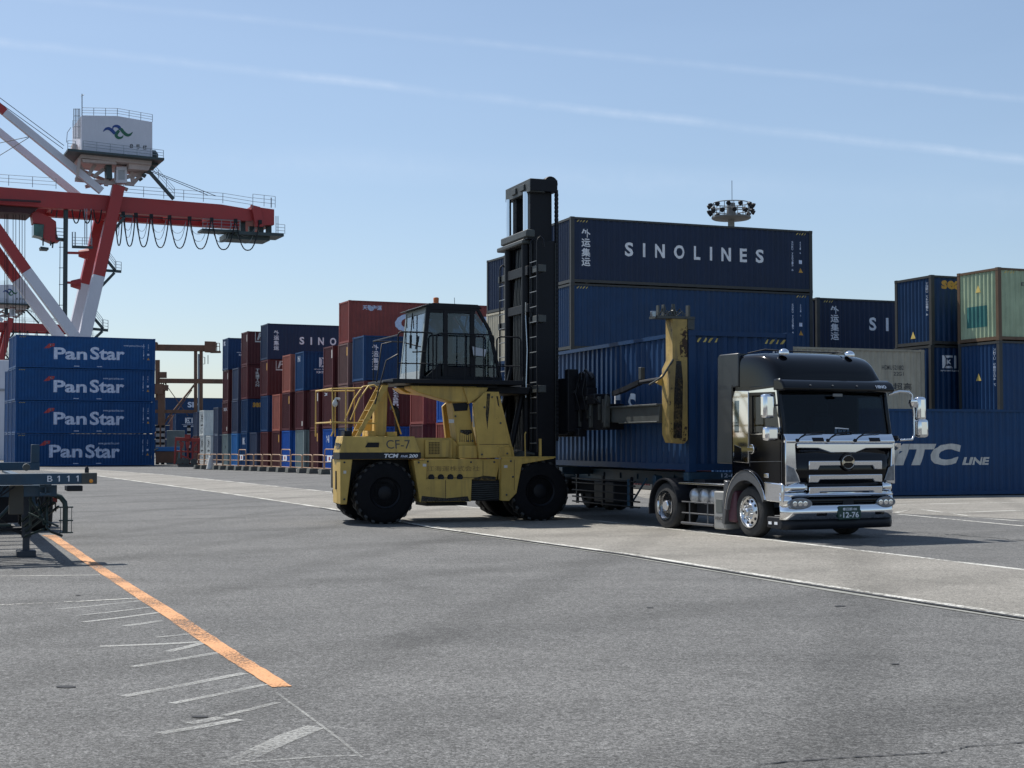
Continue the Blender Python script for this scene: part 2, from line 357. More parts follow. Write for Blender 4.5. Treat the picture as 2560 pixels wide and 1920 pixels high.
def spaced(t, s, box, m, bold=.03, rel=.9):
    '''letters of natural shape spread evenly over a box'''
    x0, z0, x1, z1 = box; ws = {'I': .24, 'N': .86, 'O': .95, 'S': .74, 'L': .6, 'E': .64}; H_ = z1 - z0; w = [ws[c] * H_ * rel for c in s]; gap = (x1 - x0 - sum(w)) / (len(s) - 1); x = x0
    for c, k in zip(s, w):
        V, F = fit_text(c, x, z0, x + k, z1, bold=bold if c != 'I' else .0); x += k + gap
        if x - gap > 12.0: break
        paint_on('letter', V, F, for_side, m, t, CUTS)
def hazard(t, x0, n=4, side=1):
    h = t['h']; side_poly(t, [[(x0 + i * .14, h - .22), (x0 + .05 + i * .14, h - .22), (x0 + .12 + i * .14, h - .13), (x0 + .07 + i * .14, h - .13)] for i in range(n)], M_hyel, 'hazard_stripes')
def sino(t, boxes=True):
    h = t['h']
    side_text(t, '外运集运', lr(t, 1455, 1477, 570, 666), M_white, bold=.02, vertical=True)
    spaced(t, 'SINOLINES', lr(t, 1563, 1910, 605, 640), M_white)
    hazard(t, .3); hazard(t, CL - .85); marks(t)
def logoK(t, x, z, s=.62):
    P = [[(x, z), (x + .12 * s, z), (x + .32 * s, z + .35 * s), (x + .32 * s, z + .75 * s), (x + .12 * s, z + s), (x, z + s)],
         [(x + .2 * s, z + s), (x + s, z + s), (x + s, z + .84 * s), (x + .62 * s, z + .84 * s), (x + .5 * s, z + .78 * s), (x + .38 * s, z + .84 * s)],
         [(x + .2 * s, z), (x + s, z), (x + .9 * s, z + .18 * s), (x + .35 * s, z + .18 * s)],
         [(x + 1.12 * s, z), (x + 1.3 * s, z), (x + 1.3 * s, z + s), (x + 1.12 * s, z + s)]]
    side_poly(t, P, M_white, 'emblem'); side_text(t, 'K', (x + .42 * s, z + .3 * s, x + .85 * s, z + .68 * s), M_white, bold=.05)
def logoF(t, x, z, s=.7):
    side_poly(t, [[(x, z), (x + s, z), (x + s, z + .12 * s), (x, z + .12 * s)], [(x + .2 * s, z + .22 * s), (x + .35 * s, z + .22 * s), (x + .5 * s, z + .55 * s), (x + .9 * s, z + .55 * s), (x + .95 * s, z + .68 * s), (x + .5 * s, z + .68 * s), (x + .55 * s, z + .85 * s), (x + s, z + .85 * s), (x + s, z + s), (x + .4 * s, z + s)],
                  [(x, z + .15 * s), (x + .06 * s, z + .15 * s), (x + .06 * s, z + s), (x, z + s)]], M_creamtxt, 'emblem')
def panstar(t, tx, ux, y):
    h = t['h']; px = lambda a, b, c, d: side_px(t, a, b, c, d)
    b = px(tx, y, tx + 83, y + 32); side_text(t, 'Pan', b, M_dimwhite, bold=.028)
    b = px(tx + 91, y - 1, tx + 177, y + 33); side_text(t, 'Star', b, M_dimwhite, bold=.028)
    b = px(ux, y - 7, ux + 52, y + 1); side_text(t, 'www.panstarline.com', b, M_dimwhite, bold=0)
    a, _, _, q = px(tx - 28, y - 10, tx - 4, y); a += .1; b = q - .45
    side_poly(t, [[(a, b), (a + .45, b + .04), (a + .62, b + .16), (a + .62, b + .46), (a + .45, b + .44)], [(a + .62, b + .16), (a + .9, b + .20), (a + .95, b + .46), (a + .62, b + .46)]], M_red, 'flag_emblem')
    side_poly(t, [[(a + .66 + .13 * math.cos(q), b + .32 + .12 * math.sin(q)) for q in [i * math.pi / 5 for i in range(10)]]], M_dimwhite, 'star_emblem')
    marks(t, tri=True); hazard(t, .3)
    for x in (5.0, 7.0): side_poly(t, [[(x, .2), (x + .45, .2), (x + .45, .26), (x, .26)]], M_dimwhite, 'pocket_mark')
ORD = ['bottom', 'second', 'third', 'top']
def stack(desc, px, Z, ang, tiers, off=(0, 0)):
    """tiers bottom up: (height, paint, frame, words, decorate)"""
    X = (px - 1280) / FPX * Z + off[0]; z = gz(Z); out = []
    for i, (h, c, fr, words, dec) in enumerate(tiers):
        pos = 'bottom' if i == 0 else ('top' if i == len(tiers) - 1 else ['', 'second', 'third'][i])
        dx = random.uniform(-.03, .03)
        t = container(f'{words} container, {pos} of the {desc}', (X + dx, Z, z), ang, h, c, fr)
        if dec: dec(t)
        z += h + .006; out.append(t)
    return out
def dec_text(s, x0, x1, f0, f1, m, **k): return lambda t: side_text(t, s, (x0, t['h'] * f0, x1, t['h'] * f1), m, **k)
# ------------------------------------------------------------------ ground
def ground_mat(name, c0, c1, streakdir, grain=.55, speck=70):
    m = bpy.data.materials.new(name); m.use_nodes = True; N = m.node_tree.nodes; L = m.node_tree.links; b = N['Principled BSDF']; b.inputs['Roughness'].default_value = .88; b.inputs['Specular IOR Level'].default_value = .3
    tc = N.new('ShaderNodeTexCoord')
    def noise(sc, det, rough=.6, mp=None):
        n = N.new('ShaderNodeTexNoise'); n.inputs['Scale'].default_value = sc; n.inputs['Detail'].default_value = det; n.inputs['Roughness'].default_value = rough
        L.new(mp or tc.outputs['Object'], n.inputs['Vector']); return n.outputs[0]
    def ramp(f, a, ca, b_, cb):
        r = N.new('ShaderNodeValToRGB'); r.color_ramp.elements[0].position = a; r.color_ramp.elements[0].color = (*ca, 1); r.color_ramp.elements[1].position = b_; r.color_ramp.elements[1].color = (*cb, 1); L.new(f, r.inputs[0]); return r.outputs[0]
    def mul(a, b_, f=1.0):
        x = N.new('ShaderNodeMix'); x.data_type = 'RGBA'; x.blend_type = 'MULTIPLY'; x.inputs['Factor'].default_value = f; L.new(a, x.inputs['A']); L.new(b_, x.inputs['B']); return x.outputs['Result']
    col = ramp(noise(.16, 5), .35, c0, .68, c1)
    g = lambda v: (v, v, v)
    col = mul(col, ramp(noise(speck, 3, .8), .36, g(1 - grain), .64, g(1 + grain * .6)))
    col = mul(col, ramp(noise(speck * 3.1, 2, .7), .38, g(.72), .64, g(1.22)), .8)
    mp = N.new('ShaderNodeMapping'); mp.inputs['Rotation'].default_value = (0, 0, R(-streakdir)); mp.inputs['Scale'].default_value = (.05, .9, 1); L.new(tc.outputs['Object'], mp.inputs[0])
    col = mul(col, ramp(noise(1.0, 6, .65, mp.outputs[0]), .40, g(.88), .60, g(1.03)), .7)
    for sc_, lo, hi in ((speck * 1.2, .50, 1.60), (speck * .62, .60, 1.40), (speck * .2, .90, 1.08)):
        v = N.new('ShaderNodeTexVoronoi'); v.inputs['Scale'].default_value = sc_; L.new(tc.outputs['Object'], v.inputs['Vector'])
        sp = N.new('ShaderNodeSeparateColor'); L.new(v.outputs['Color'], sp.inputs[0]); col = mul(col, ramp(sp.outputs[0], .05, g(lo), .95, g(hi)), grain * 1.4)
    col = mul(col, ramp(noise(.9, 8, .7), .30, g(.82), .52, g(1.03)), .8)
    col = mul(col, ramp(noise(.33, 9, .72), .30, g(.66), .45, g(1.0)), .55)
    for rot, sc_, wv in ((-38, .55, .35), (-75, .42, .5)):
        m2 = N.new('ShaderNodeMapping'); m2.inputs['Rotation'].default_value = (0, 0, R(rot)); L.new(tc.outputs['Object'], m2.inputs[0])
        w2 = N.new('ShaderNodeTexWave'); w2.inputs['Scale'].default_value = wv * .18; w2.inputs['Distortion'].default_value = 9; w2.inputs['Detail'].default_value = 3; w2.inputs['Detail Scale'].default_value = .12; w2.bands_direction = 'Y'; L.new(m2.outputs[0], w2.inputs[0])
        col = mul(col, ramp(w2.outputs[0], .0, g(.74), .12, g(1.0)), .6)
    col = mul(col, ramp(noise(24, 3, .75), .36, g(.84), .64, g(1.12)), 1)
    L.new(col, b.inputs['Base Color'])
    bp = N.new('ShaderNodeBump'); bp.inputs['Strength'].default_value = .55; bp.inputs['Distance'].default_value = .012; L.new(noise(speck, 4, .8), bp.inputs['Height']); L.new(bp.outputs[0], b.inputs['Normal'])
    return m
def worn(name, col, thr=.45, soft=.12, scale=14, rough=.75, amax=1.0):
    m = bpy.data.materials.new(name); m.use_nodes = True; N = m.node_tree.nodes; L = m.node_tree.links; b = N['Principled BSDF']; b.inputs['Roughness'].default_value = rough
    tc = N.new('ShaderNodeTexCoord'); n = N.new('ShaderNodeTexNoise'); n.inputs['Scale'].default_value = scale; n.inputs['Detail'].default_value = 8; n.inputs['Roughness'].default_value = .75; L.new(tc.outputs['Object'], n.inputs['Vector'])
    n2 = N.new('ShaderNodeTexNoise'); n2.inputs['Scale'].default_value = .9; n2.inputs['Detail'].default_value = 3; L.new(tc.outputs['Object'], n2.inputs['Vector'])
    ad = N.new('ShaderNodeMath'); ad.operation = 'MULTIPLY_ADD'; L.new(n2.outputs[0], ad.inputs[0]); ad.inputs[1].default_value = .6; L.new(n.outputs[0], ad.inputs[2])
    r = N.new('ShaderNodeMapRange'); r.inputs[1].default_value = thr + .3; r.inputs[2].default_value = thr + .3 + soft; r.inputs[4].default_value = amax; L.new(ad.outputs[0], r.inputs[0])
    n3 = N.new('ShaderNodeTexNoise'); n3.inputs['Scale'].default_value = 60; L.new(tc.outputs['Object'], n3.inputs['Vector'])
    rr = N.new('ShaderNodeValToRGB'); rr.color_ramp.elements[0].position = .35; rr.color_ramp.elements[0].color = tuple(c * .78 for c in col) + (1,); rr.color_ramp.elements[1].position = .65; rr.color_ramp.elements[1].color = (*col, 1); L.new(n3.outputs[0], rr.inputs[0]); L.new(rr.outputs[0], b.inputs['Base Color'])
    L.new(r.outputs[0], b.inputs['Alpha']); return m
M_asph = ground_mat('asphalt', (.126, .126, .124), (.160, .159, .155), -62, grain=.52)
M_strip = ground_mat('concrete_road', (.232, .220, .196), (.285, .270, .242), -62, grain=.3, speck=55)
M_wline = worn('worn_white_line', (.62, .61, .56), .40, .14)
M_wfaint = worn('faint_white_scratch', (.54, .54, .51), .34, .4, 40, amax=.78)
M_smear = worn('grease_smear', (.018, .015, .012), .26, .30, 5, rough=.5, amax=.92); M_scab = worn('rust_scab', (.05, .026, .014), .50, .03, 6, rough=.8)
M_oline = worn('worn_orange_line', (.62, .30, .125), .37, .16, 42)
M_crack = mat('crack_filler', (.018, .02, .024), .9)
def sheet(name, polys, m, z=.004, ysplit=True):
    V, F = [], []
    for p in polys:
        me = None; pieces = [p]
        for yc in (80, 130):
            nxt = []
            for q in pieces:
                for sgn in (1, -1):
                    out = []
                    for i in range(len(q)):
                        a, b = q[i], q[(i + 1) % len(q)]; da, db = (a[1] - yc) * sgn, (b[1] - yc) * sgn
                        if da >= 0: out.append(a)
                        if (da > 0 > db) or (da < 0 < db): k = da / (da - db); out.append((a[0] + (b[0] - a[0]) * k, yc))
                    if len(out) > 2 and (max(v[1] for v in out) - min(v[1] for v in out) > 1e-4): nxt.append(out)
            pieces = nxt
        for q in pieces: F.append(tuple(range(len(V), len(V) + len(q)))); V += [(x, y, gz(y) + z) for x, y in q]
    me = bpy.data.meshes.new(name); me.from_pydata(V, [], F); bm = bmesh.new(); bm.from_mesh(me)
    for f in bm.faces:
        f.normal_update()
        if f.normal.z < 0: f.normal_flip()
    bm.to_mesh(me); bm.free(); me.materials.append(m); o = bpy.data.objects.new(name, me); COL.objects.link(o); o['kind'] = 'structure'; return o
sheet('ground', [[(-900, -60), (900, -60), (900, 3000), (-900, 3000)]], M_asph, 0)
LO = [(-34.5, 104), (-22.64, 77.98), (-9.48, 48.99), (-5.19, 39.03), (-1.7, 29.8), (1.78, 22.61), (3.04, 19.43), (3.99, 17.04), (5.11, 14.45), (8.6, 6.6)]
UP = [(-30.2, 104), (-14.42, 69.42), (-7.06, 53.1), (2.67, 30.9), (4.63, 26.3), (5.82, 23.3), (7.15, 19.85), (12.4, 7.6)]
sheet('concrete_road', [LO + UP[::-1]], M_strip)
sheet('right_concrete_road', [[(4.2, 46), (9.3, 36.4), (13, 31.6), (40, 38), (40, 60), (4, 60)]], M_strip)
def ribbon(pts, w, jit=0):
    L_, R_ = [], []
    for i, p in enumerate(pts):
        a = Vector(pts[max(0, i - 1)]); b = Vector(pts[min(len(pts) - 1, i + 1)]); d = (b - a).normalized(); n = Vector((-d.y, d.x)); ww = w * (1 + random.uniform(-jit, jit)) / 2
        L_.append(tuple(Vector(p) + n * ww)); R_.append(tuple(Vector(p) - n * ww))
    return [[L_[i], L_[i + 1], R_[i + 1], R_[i]] for i in range(len(pts) - 1)]
off = lambda pts, d: [(x + d, y) for x, y in pts]
sheet('road_edge_line', ribbon(off(LO[1:], .12), .16) + ribbon(off(UP[:], -.05), .14), M_wline, .008)
sheet('drain_kerb', ribbon(off(LO[3:], .0), .09), M_crack, .010)
sheet('drain_edge', ribbon(off(LO[4:], -.14), .10, .5), M_conc, .006)
OL = [gpt(*p) for p in ((104, 1338), (126, 1348), (243, 1429), (405, 1538), (557, 1642), (681, 1720))]; OR = [gpt(*p) for p in ((140, 1338), (155, 1348), (268, 1424), (445, 1533), (587, 1627), (730, 1717))]
def ragged(P, Q, n=14):
    polys = []; A, B = [], []
    for (a, b), (c, d) in zip(zip(P, P[1:]), zip(Q, Q[1:])):
        for i in range(n):
            k = i / n; A.append((a[0] + (b[0] - a[0]) * k + random.uniform(-.006, .006), a[1] + (b[1] - a[1]) * k)); B.append((c[0] + (d[0] - c[0]) * k + random.uniform(-.006, .006), c[1] + (d[1] - c[1]) * k))
    A.append(P[-1]); B.append(Q[-1]); return [[A[i], A[i + 1], B[i + 1], B[i]] for i in range(len(A) - 1)]
sheet('orange_line', ragged(OL, OR), M_oline, .006)
lines = []
def pxl(pts, w): 
    return ribbon([gpt(*p) for p in pts], w)
sheet('parking_line', pxl([(0, 1513), (200, 1504), (350, 1496)], .05) + pxl([(0, 1441), (250, 1438)], .035), M_wline, .005)
sc = []
for a in ([(140, 1524), (360, 1502)], [(190, 1540), (375, 1519)], [(208, 1556), (400, 1532)], [(310, 1566), (400, 1553)], [(390, 1594), (482, 1585)], [(250, 1617), (520, 1605)], [(420, 1630), (512, 1607)],
          [(330, 1668), (550, 1632)], [(310, 1742), (610, 1684)], [(430, 1760), (665, 1712)], [(560, 1790), (695, 1757)], [(470, 1810), (552, 1795)], [(400, 1835), (600, 1800)]):
    sc += pxl([a[0], ((a[0][0] + a[1][0]) / 2, (a[0][1] + a[1][1]) / 2 + 1), a[1]], random.uniform(.05, .10))
sheet('scuffed_paint', sc, M_wfaint, .005)
sheet('faded_mark', [[gpt(*p) for p in ((540, 1915), (700, 1838), (770, 1815), (810, 1822), (720, 1860), (600, 1915))]] + pxl([(600, 1908), (800, 1893), (900, 1890)], .03) + pxl([(690, 1732), (850, 1850), (905, 1895)], .02), M_wfaint, .005)
rl = []
for a in ([(2240, 1262), (2560, 1256)], [(2330, 1284), (2560, 1276)], [(2240, 1282), (2290, 1272), (2420, 1290)], [(2400, 1292), (2560, 1304)], [(2245, 1286), (2560, 1316)]): rl += pxl(a, .13)
sheet('lane_line', rl, M_wline, .008)
cr = []
def crack(pts, w):
    P = []
    for (a, b) in zip(pts, pts[1:]):
        for i in range(9): P.append((a[0] + (b[0] - a[0]) * i / 9 + random.uniform(-4, 4), a[1] + (b[1] - a[1]) * i / 9 + random.uniform(-1.2, 1.2)))
    P.append(pts[-1]); return ribbon([gpt(*p) for p in P], w, .7)
cr += crack([(1890, 1912), (2060, 1899), (2180, 1891), (2350, 1883), (2420, 1868), (2560, 1857)], .014)
cr += crack([(2080, 1845), (2330, 1822), (2480, 1808)], .005) + crack([(2320, 1785), (2440, 1768), (2560, 1760)], .004)
cr += crack([(240, 1295), (460, 1289), (700, 1283)], .03) + crack([(650, 1170), (760, 1172)], .05)
cr += crack([(2280, 1329), (2400, 1338), (2560, 1352)], .05) + crack([(1480, 1378), (1600, 1385)], .03)
for x, y, w in ((500, 1793, 22), (165, 1718, 26), (2238, 1661, 11), (1625, 1520, 9), (195, 1489, 7), (2100, 1516, 14)):
    cr.append([gpt(x + w * math.cos(q), y + w * .12 * math.sin(q)) for q in [i * math.pi / 6 for i in range(12)]])
sheet('pavement_crack', cr, M_crack, .005)
# ------------------------------------------------------------------ container stacks
def f_sinotop(t): sino(t)
def f_sinolow(t): marks(t); hazard(t, .3); hazard(t, CL - .85)
big = 'tall navy stack behind the lifted container'
stack(big, 1427, 62.2, 20.8, [(HC, 'blue', 'rail_grey', 'blue', None), (HC, 'blue', 'rail_grey', 'blue', None), (HC, 'midblue', 'rail_grey', 'mid blue', f_sinolow),
      (HC, 'navy', 'rail_grey', 'navy white-lettered', f_sinotop)])
def f_x(t): side_text(t, '外运集运', lr(t, 2078, 2098, 763, 851), M_white, bold=.02, vertical=True); spaced(t, 'SINOLINES', lr(t, 2174, 2500, 793, 826), M_white); hazard(t, .4)
stack('navy stack beside the tall one', 2046, 68.4, 21, [(HC, 'blue', 'rail_grey', 'blue', None), (HC, 'maroon', 'rail_grey', 'maroon', None), (HC, 'navy', 'rail_grey', 'navy', f_x)])
def f_sea(t): side_text(t, 'seaco', lr(t, 2356, 2440, 700, 722), M_amber, bold=.04); end_text(t, 'TEMU 740812 4', .38, t['h'] * .42, .30, t['h'] * .9, M_white, vertical=True, name='code_lettering'); yt(t, 1.25, .33)
def yt(t, y, z): V = [(-y - .16, z), (-y + .16, z), (-y, z + .3)]; paint_on('warning_triangle', V, [(0, 1, 2)], lambda a, b: (.03, -a, b), M_hyel, t)
def f_kmtcR(t): b = lr(t, 2358, 2395, 888, 920); logoK(t, b[0], b[1], b[3] - b[1]); side_text(t, 'www.kmtc.co', lr(t, 2352, 2420, 923, 928), M_white)
stack('stack topped by yellow letters', 2330, 59.2, 22, [(HC, 'blue', 'rail_grey', 'blue', None), (HC, 'blue', 'rail_grey', 'blue', f_kmtcR), (HC, 'midblue', 'rail_grey', 'dark blue', f_sea)])
def f_green(t):
    yt(t, 1.2, 2.0)
    paint_on('repair_patch', [(-1.95, .6), (-.75, .6), (-.75, 1.45), (-1.95, 1.45)], [(0, 1, 2, 3)], lambda a, b: (.04 + side_depth(ENDP, -a) - .006, -a, b), M_teal, t, [-c for c in ECUTS])
    hazard(t, .35); side_text(t, 'EMCU', (1.2, 2.2, 2.0, 2.35), M_txtblk)
def f_rb(t): yt(t, 1.25, 1.35); end_text(t, 'KMTU 918204 7', .38, t['h'] * .38, .30, t['h'] * .9, M_white, vertical=True, name='code_lettering')
stack('stack topped by pale green', 2501, 56.6, 22.3, [(HC, 'blue', 'rail_grey', 'blue', None), (HC, 'blue', 'rail_grey', 'striped blue', f_rb), (HC, 'green', 'rail_rust', 'rusty light green', f_green)])
# grey container over a maroon one, and the long blue one behind the truck
def f_grey(t):
    side_text(t, 'HDMU 521882', (10.2, t['h'] * .68, 11.2, t['h'] * .75), M_txtblk, name='code_lettering'); side_text(t, '22G1', (10.75, t['h'] * .59, 11.2, t['h'] * .65), M_txtblk, name='code_lettering')
    side_text(t, '超高', (10.7, t['h'] * .37, 11.6, t['h'] * .48), M_txtblk, name='code_lettering')
GX, GY = 16.62 - CL * math.cos(R(20.5)), 57.9 - CL * math.sin(R(20.5))
t = container('weathered grey container stacked above the truck cab', (GX, GY, HC + .02), 20.5, SD, 'grey', 'grey'); f_grey(t)
container('maroon container under the grey one, glimpsed beneath the trailer', (GX, GY, 0), 20.5, HC, 'maroon', 'rail_grey')
def f_mtc(t):
    b = side_px(t, 2120, 1109, 2406, 1163); side_text(t, 'KMTC', b, M_creamtxt, bold=.06, shear=.22)
    b = side_px(t, 2408, 1143, 2477, 1162); side_text(t, 'LINE', b, M_creamtxt, bold=.04, shear=.2)
t = container('long blue container on the ground behind the truck, with big slanted white letters', (7.35, 45.7, 0), 17.0, HC, 'teal', 'teal'); f_mtc(t)
# left yard, each stack placed where it stands
h3 = HC
def ET(s, y0, z0, y1, z1, m=None): return lambda t: end_text(t, s, y0, t['h'] * z0, y1, t['h'] * z1, m or M_white)
def both(*fs): return lambda t: [f(t) for f in fs]
def kk(t, x=1.2):
    h = t['h']; logoK(t, x, h * .60, .72); side_text(t, 'www.kmtc.co.kr', (x - .4, h * .53, x + 1.4, h * .57), M_white, bold=.01); side_text(t, 'KMTC LINE', (x - .2, h * .44, x + 1.2, h * .50), M_white, bold=.04)
def placard(c): return lambda t: paint_on('placard', [(-.45, t['h'] * .70), (-.2, t['h'] * .70), (-.2, t['h'] * .9), (-.45, t['h'] * .9)], [(0, 1, 2, 3)], lambda a, b: (.03, -a, b), c, t)
def placlow(c): return lambda t: paint_on('placard', [(-.6, t['h'] * .10), (-.35, t['h'] * .10), (-.35, t['h'] * .22), (-.6, t['h'] * .22)], [(0, 1, 2, 3)], lambda a, b: (.03, -a, b), c, t)
RW = 'behind the guard rails'
stack('low slate stack farthest left ' + RW, 492.6, 172, 23, [(HC, 'maroon', None, 'maroon', None), (HC, 'slate', None, 'slate grey', None)])
def reefer(t): end_text(t, '冷凍', .5, t['h'] * .1, 1.9, t['h'] * .9, M_txtblk, bold=.03, vertical=True); end_text(t, 'R', .9, t['h'] * .02, 1.5, t['h'] * .09, M_txtblk)
stack('white reefer stack ' + RW, 509.5, 163, 23, [(HC, 'white', None, 'white refrigerated', reefer), (HC, 'white', None, 'white refrigerated', reefer)])
stack('single box right of the white reefer stack', 527, 160, 23, [(HC, 'white', None, 'white refrigerated', reefer)])
stack('two-high navy stack right of the reefers', 545, 149, 23, [(HC, 'slate', None, 'slate blue', None), (HC, 'slate', None, 'slate navy', None)])
ROW = ' ' + RW
stack('first tall stack' + ROW, 569.6, 130, 23, [(HC, 'greygreen', None, 'pale grey-green', ET('[]', 1.0, .55, 1.5, .63, M_txtblk)), (HC, 'maroon', None, 'maroon', both(ET('tex', .5, .72, 2.0, .84), placlow(M_creamtxt))), (HC, 'maroon', None, 'maroon', placard(M_creamtxt)), (HC, 'blue', None, 'blue logo', both(kk, ET('IK', 1.2, .78, 2.1, .92)))])
stack('three-high slate stack after the first tall one', 594, 126.5, 23, [(HC, 'lightblue', None, 'light blue', None), (HC, 'slate', None, 'slate blue', None), (HC, 'slate', None, 'dark slate', None)])
stack('tall stack with vertical letters on maroon' , 617.6, 122.9, 23, [(HC, 'teal', None, 'blue logo', ET('IK', .9, .66, 1.9, .86)), (HC, 'midblue', None, 'blue', lambda t: side_text(t, 'seaco', lr(t, 632, 672, 1006, 1018), M_amber, bold=.04)),
      (HC, 'maroon', None, 'maroon', lambda t: side_text(t, 'TRITON', lr(t, 639.5, 649, 921, 967), M_creamtxt, bold=.04, vertical=True)), (HC, 'maroon', None, 'maroon emblem', both(placard(M_creamtxt), lambda t: logoF(t, lr(t, 638, 649, 832, 844)[0], t['h'] * .68, .9)))])
stack('single slate box' + ROW, 642, 119, 23, [(HC, 'slate', None, 'slate', None)])
def sinoL(t): side_text(t, '外运集运', lr(t, 685, 698, 825, 876), M_white, bold=.02, vertical=True); spaced(t, 'SINOLINES', lr(t, 749, 965, 842, 861), M_white)
stack('tall navy-topped stack left of the big red box', 668.4, 115.4, 23, [(HC, 'maroon', None, 'maroon', None), (HC, 'blue', None, 'blue', None), (HC, 'maroon', None, 'maroon emblem', both(placard(M_amber), lambda t: logoF(t, lr(t, 690, 702, 905, 919)[0], t['h'] * .70, .8))), (HC, 'navy', None, 'navy', sinoL)])
stack('two-high orange stack' + ROW, 699, 112.2, 23, [(HC, 'maroon', None, 'brown maroon', placard(M_amber)), (HC, 'orange', None, 'orange', None)])
stack('three-high orange-topped stack' + ROW, 724.6, 109.2, 23, [(HC, 'brightblue', None, 'bright blue', None), (HC, 'maroon', None, 'maroon', placard(M_amber)), (HC, 'orange', None, 'orange', None)])
stack('three-high blue-topped stack' + ROW, 759, 106, 23, [(HC, 'greygreen', None, 'grey-green', None), (HC, 'maroon', None, 'maroon', placlow(M_creamtxt)), (HC, 'teal', None, 'blue logo', both(kk, ET('N', 1.2, .75, 1.8, .9)))])
stack('two-high maroon stack' + ROW, 796, 103.4, 23, [(HC, 'maroon', None, 'maroon', placard(M_amber)), (HC, 'maroon', None, 'red maroon', placard(M_creamtxt))])
stack('three-high stack left of the big red box stack', 830.6, 100.3, 23, [(HC, 'brightblue', None, 'bright blue logo', ET('N', 1.0, .66, 1.7, .84)), (HC, 'maroon', None, 'maroon', both(ET('tex', 1.4, .80, 2.2, .9), placlow(M_amber))), (HC, 'maroon', None, 'red maroon', placard(M_creamtxt))])
def bigred(t):
    h = t['h']; side_text(t, '天敬海運', lr(t, 907, 955, 762, 774), M_dimwhite, bold=.02); side_poly(t, [[(1.6 + .2 * math.cos(q), h * .82 + .17 * math.sin(q)) for q in [i * math.pi / 6 for i in range(12)]]], M_dimwhite, 'emblem')
    side_text(t, 'CK LINE', lr(t, 988, 1262, 783, 828), M_dimwhite, bold=.05, shear=.15)
stack('tallest stack behind the forklift cab', 870, 97.7, 23, [(HC, 'slate', None, 'dark slate', None), (HC, 'brown', None, 'brown', None), (HC, 'brown', None, 'grey brown', placard(M_amber)), (HC, 'red', None, 'big brick red', bigred)])
def xl(t): h = t['h']; side_text(t, '外运集运', lr(t, 931, 947, 860, 926), M_white, bold=.02, vertical=True); spaced(t, 'SINOLINES', (3.4, h * .36, 10.4, h * .6), M_white)
stack('three-high stack between ladder and forklift cab', 909, 91.5, 23, [(HC, 'brightblue', None, 'blue', None), (HC, 'maroon', None, 'maroon', lambda t: side_text(t, 'textainer', lr(t, 983, 997, 963, 1030), M_white, bold=.02, vertical=True)), (HC, 'teal', None, 'blue', xl)])
stack('striped maroon stack seen under the forklift cab', 1058, 85, 23, [(HC, 'maroon', None, 'maroon', None), (HC, 'red', None, 'red striped', None)])
stack('blue and maroon stack framed by the forklift arm', 1128, 79, 23, [(HC, 'red', None, 'red striped', placard(M_creamtxt)), (HC, 'brightblue', None, 'bright blue striped', placlow(M_amber))])
stack('cream and navy stack left of the forklift mast', 1262, 75.2, 24, [(HC, 'blue', None, 'blue', None), (HC, 'maroon', None, 'maroon', None), (HC, 'cream', None, 'cream striped', None), (HC, 'navy', 'rail_grey', 'navy striped', None)], off=(0, 0))
# blue stack at the left with the big white name, and a second one behind it
ps = stack('blue stack with big white lettering at the left', 37.5, 126.5, 26, [(HC, 'starblue', None, 'blue', lambda t: panstar(t, 123, 246, 1112)), (HC, 'starblue', None, 'blue', lambda t: panstar(t, 134, 258, 1030)),
    (HC, 'starblue', None, 'blue', lambda t: panstar(t, 134, 258, 950)), (HC, 'starblue', None, 'blue', lambda t: panstar(t, 135, 309, 868))])
o0 = ps[0].location
for k, (dt, dx) in enumerate(((2.7, 0), (5.4, 0))):
    for i in range(4 - k if k else 4):
        if k == 1 and i == 3: continue
        a = R(26); x = o0.x - math.sin(a) * dt; y = o0.y + math.cos(a) * dt
        t = container(f'blue container, {["bottom","second","third","top"][i]} of the {"stack just behind the white-lettered one" if k == 0 else "lowest stack deepest behind the white-lettered one"}', (x, y, o0.z + i * (HC + .006)), 26, HC, 'starblue')
# far blue stacks seen between the rusty gantry and the yard
for i, (px, Z, n) in enumerate(((384, 300, 4), (505, 303, 4))):
    w = ('left', 'right')[i]
    stack(f'far {w} block beyond the rusty gantry', px, Z, 21, [(HC, ('midblue', 'blue', 'blue', 'blue')[j], None, ('dark blue', 'blue', 'blue', 'blue')[j], (dec_text('SINO', 7.0, 11.5, .3, .7, M_dimwhite, bold=.03) if (j == 3 and i == 0) else (kk if j == 1 else None))) for j in range(n)])
stack('low pair beside the rusty gantry foot', 431, 190, 22, [(HC, 'grey', None, 'grey', None), (HC, 'maroon', None, 'maroon', None)])
stack('two-high blue pair beside the rusty gantry foot', 440, 186, 22, [(HC, 'blue', None, 'blue', None), (HC, 'blue', None, 'blue logo', kk)])
stack('far block at the left edge behind the blue stack', -40, 210, 21, [(HC, 'blue', None, 'blue', None), (HC, 'blue', None, 'blue', None), (HC, 'navy', None, 'navy', None)])
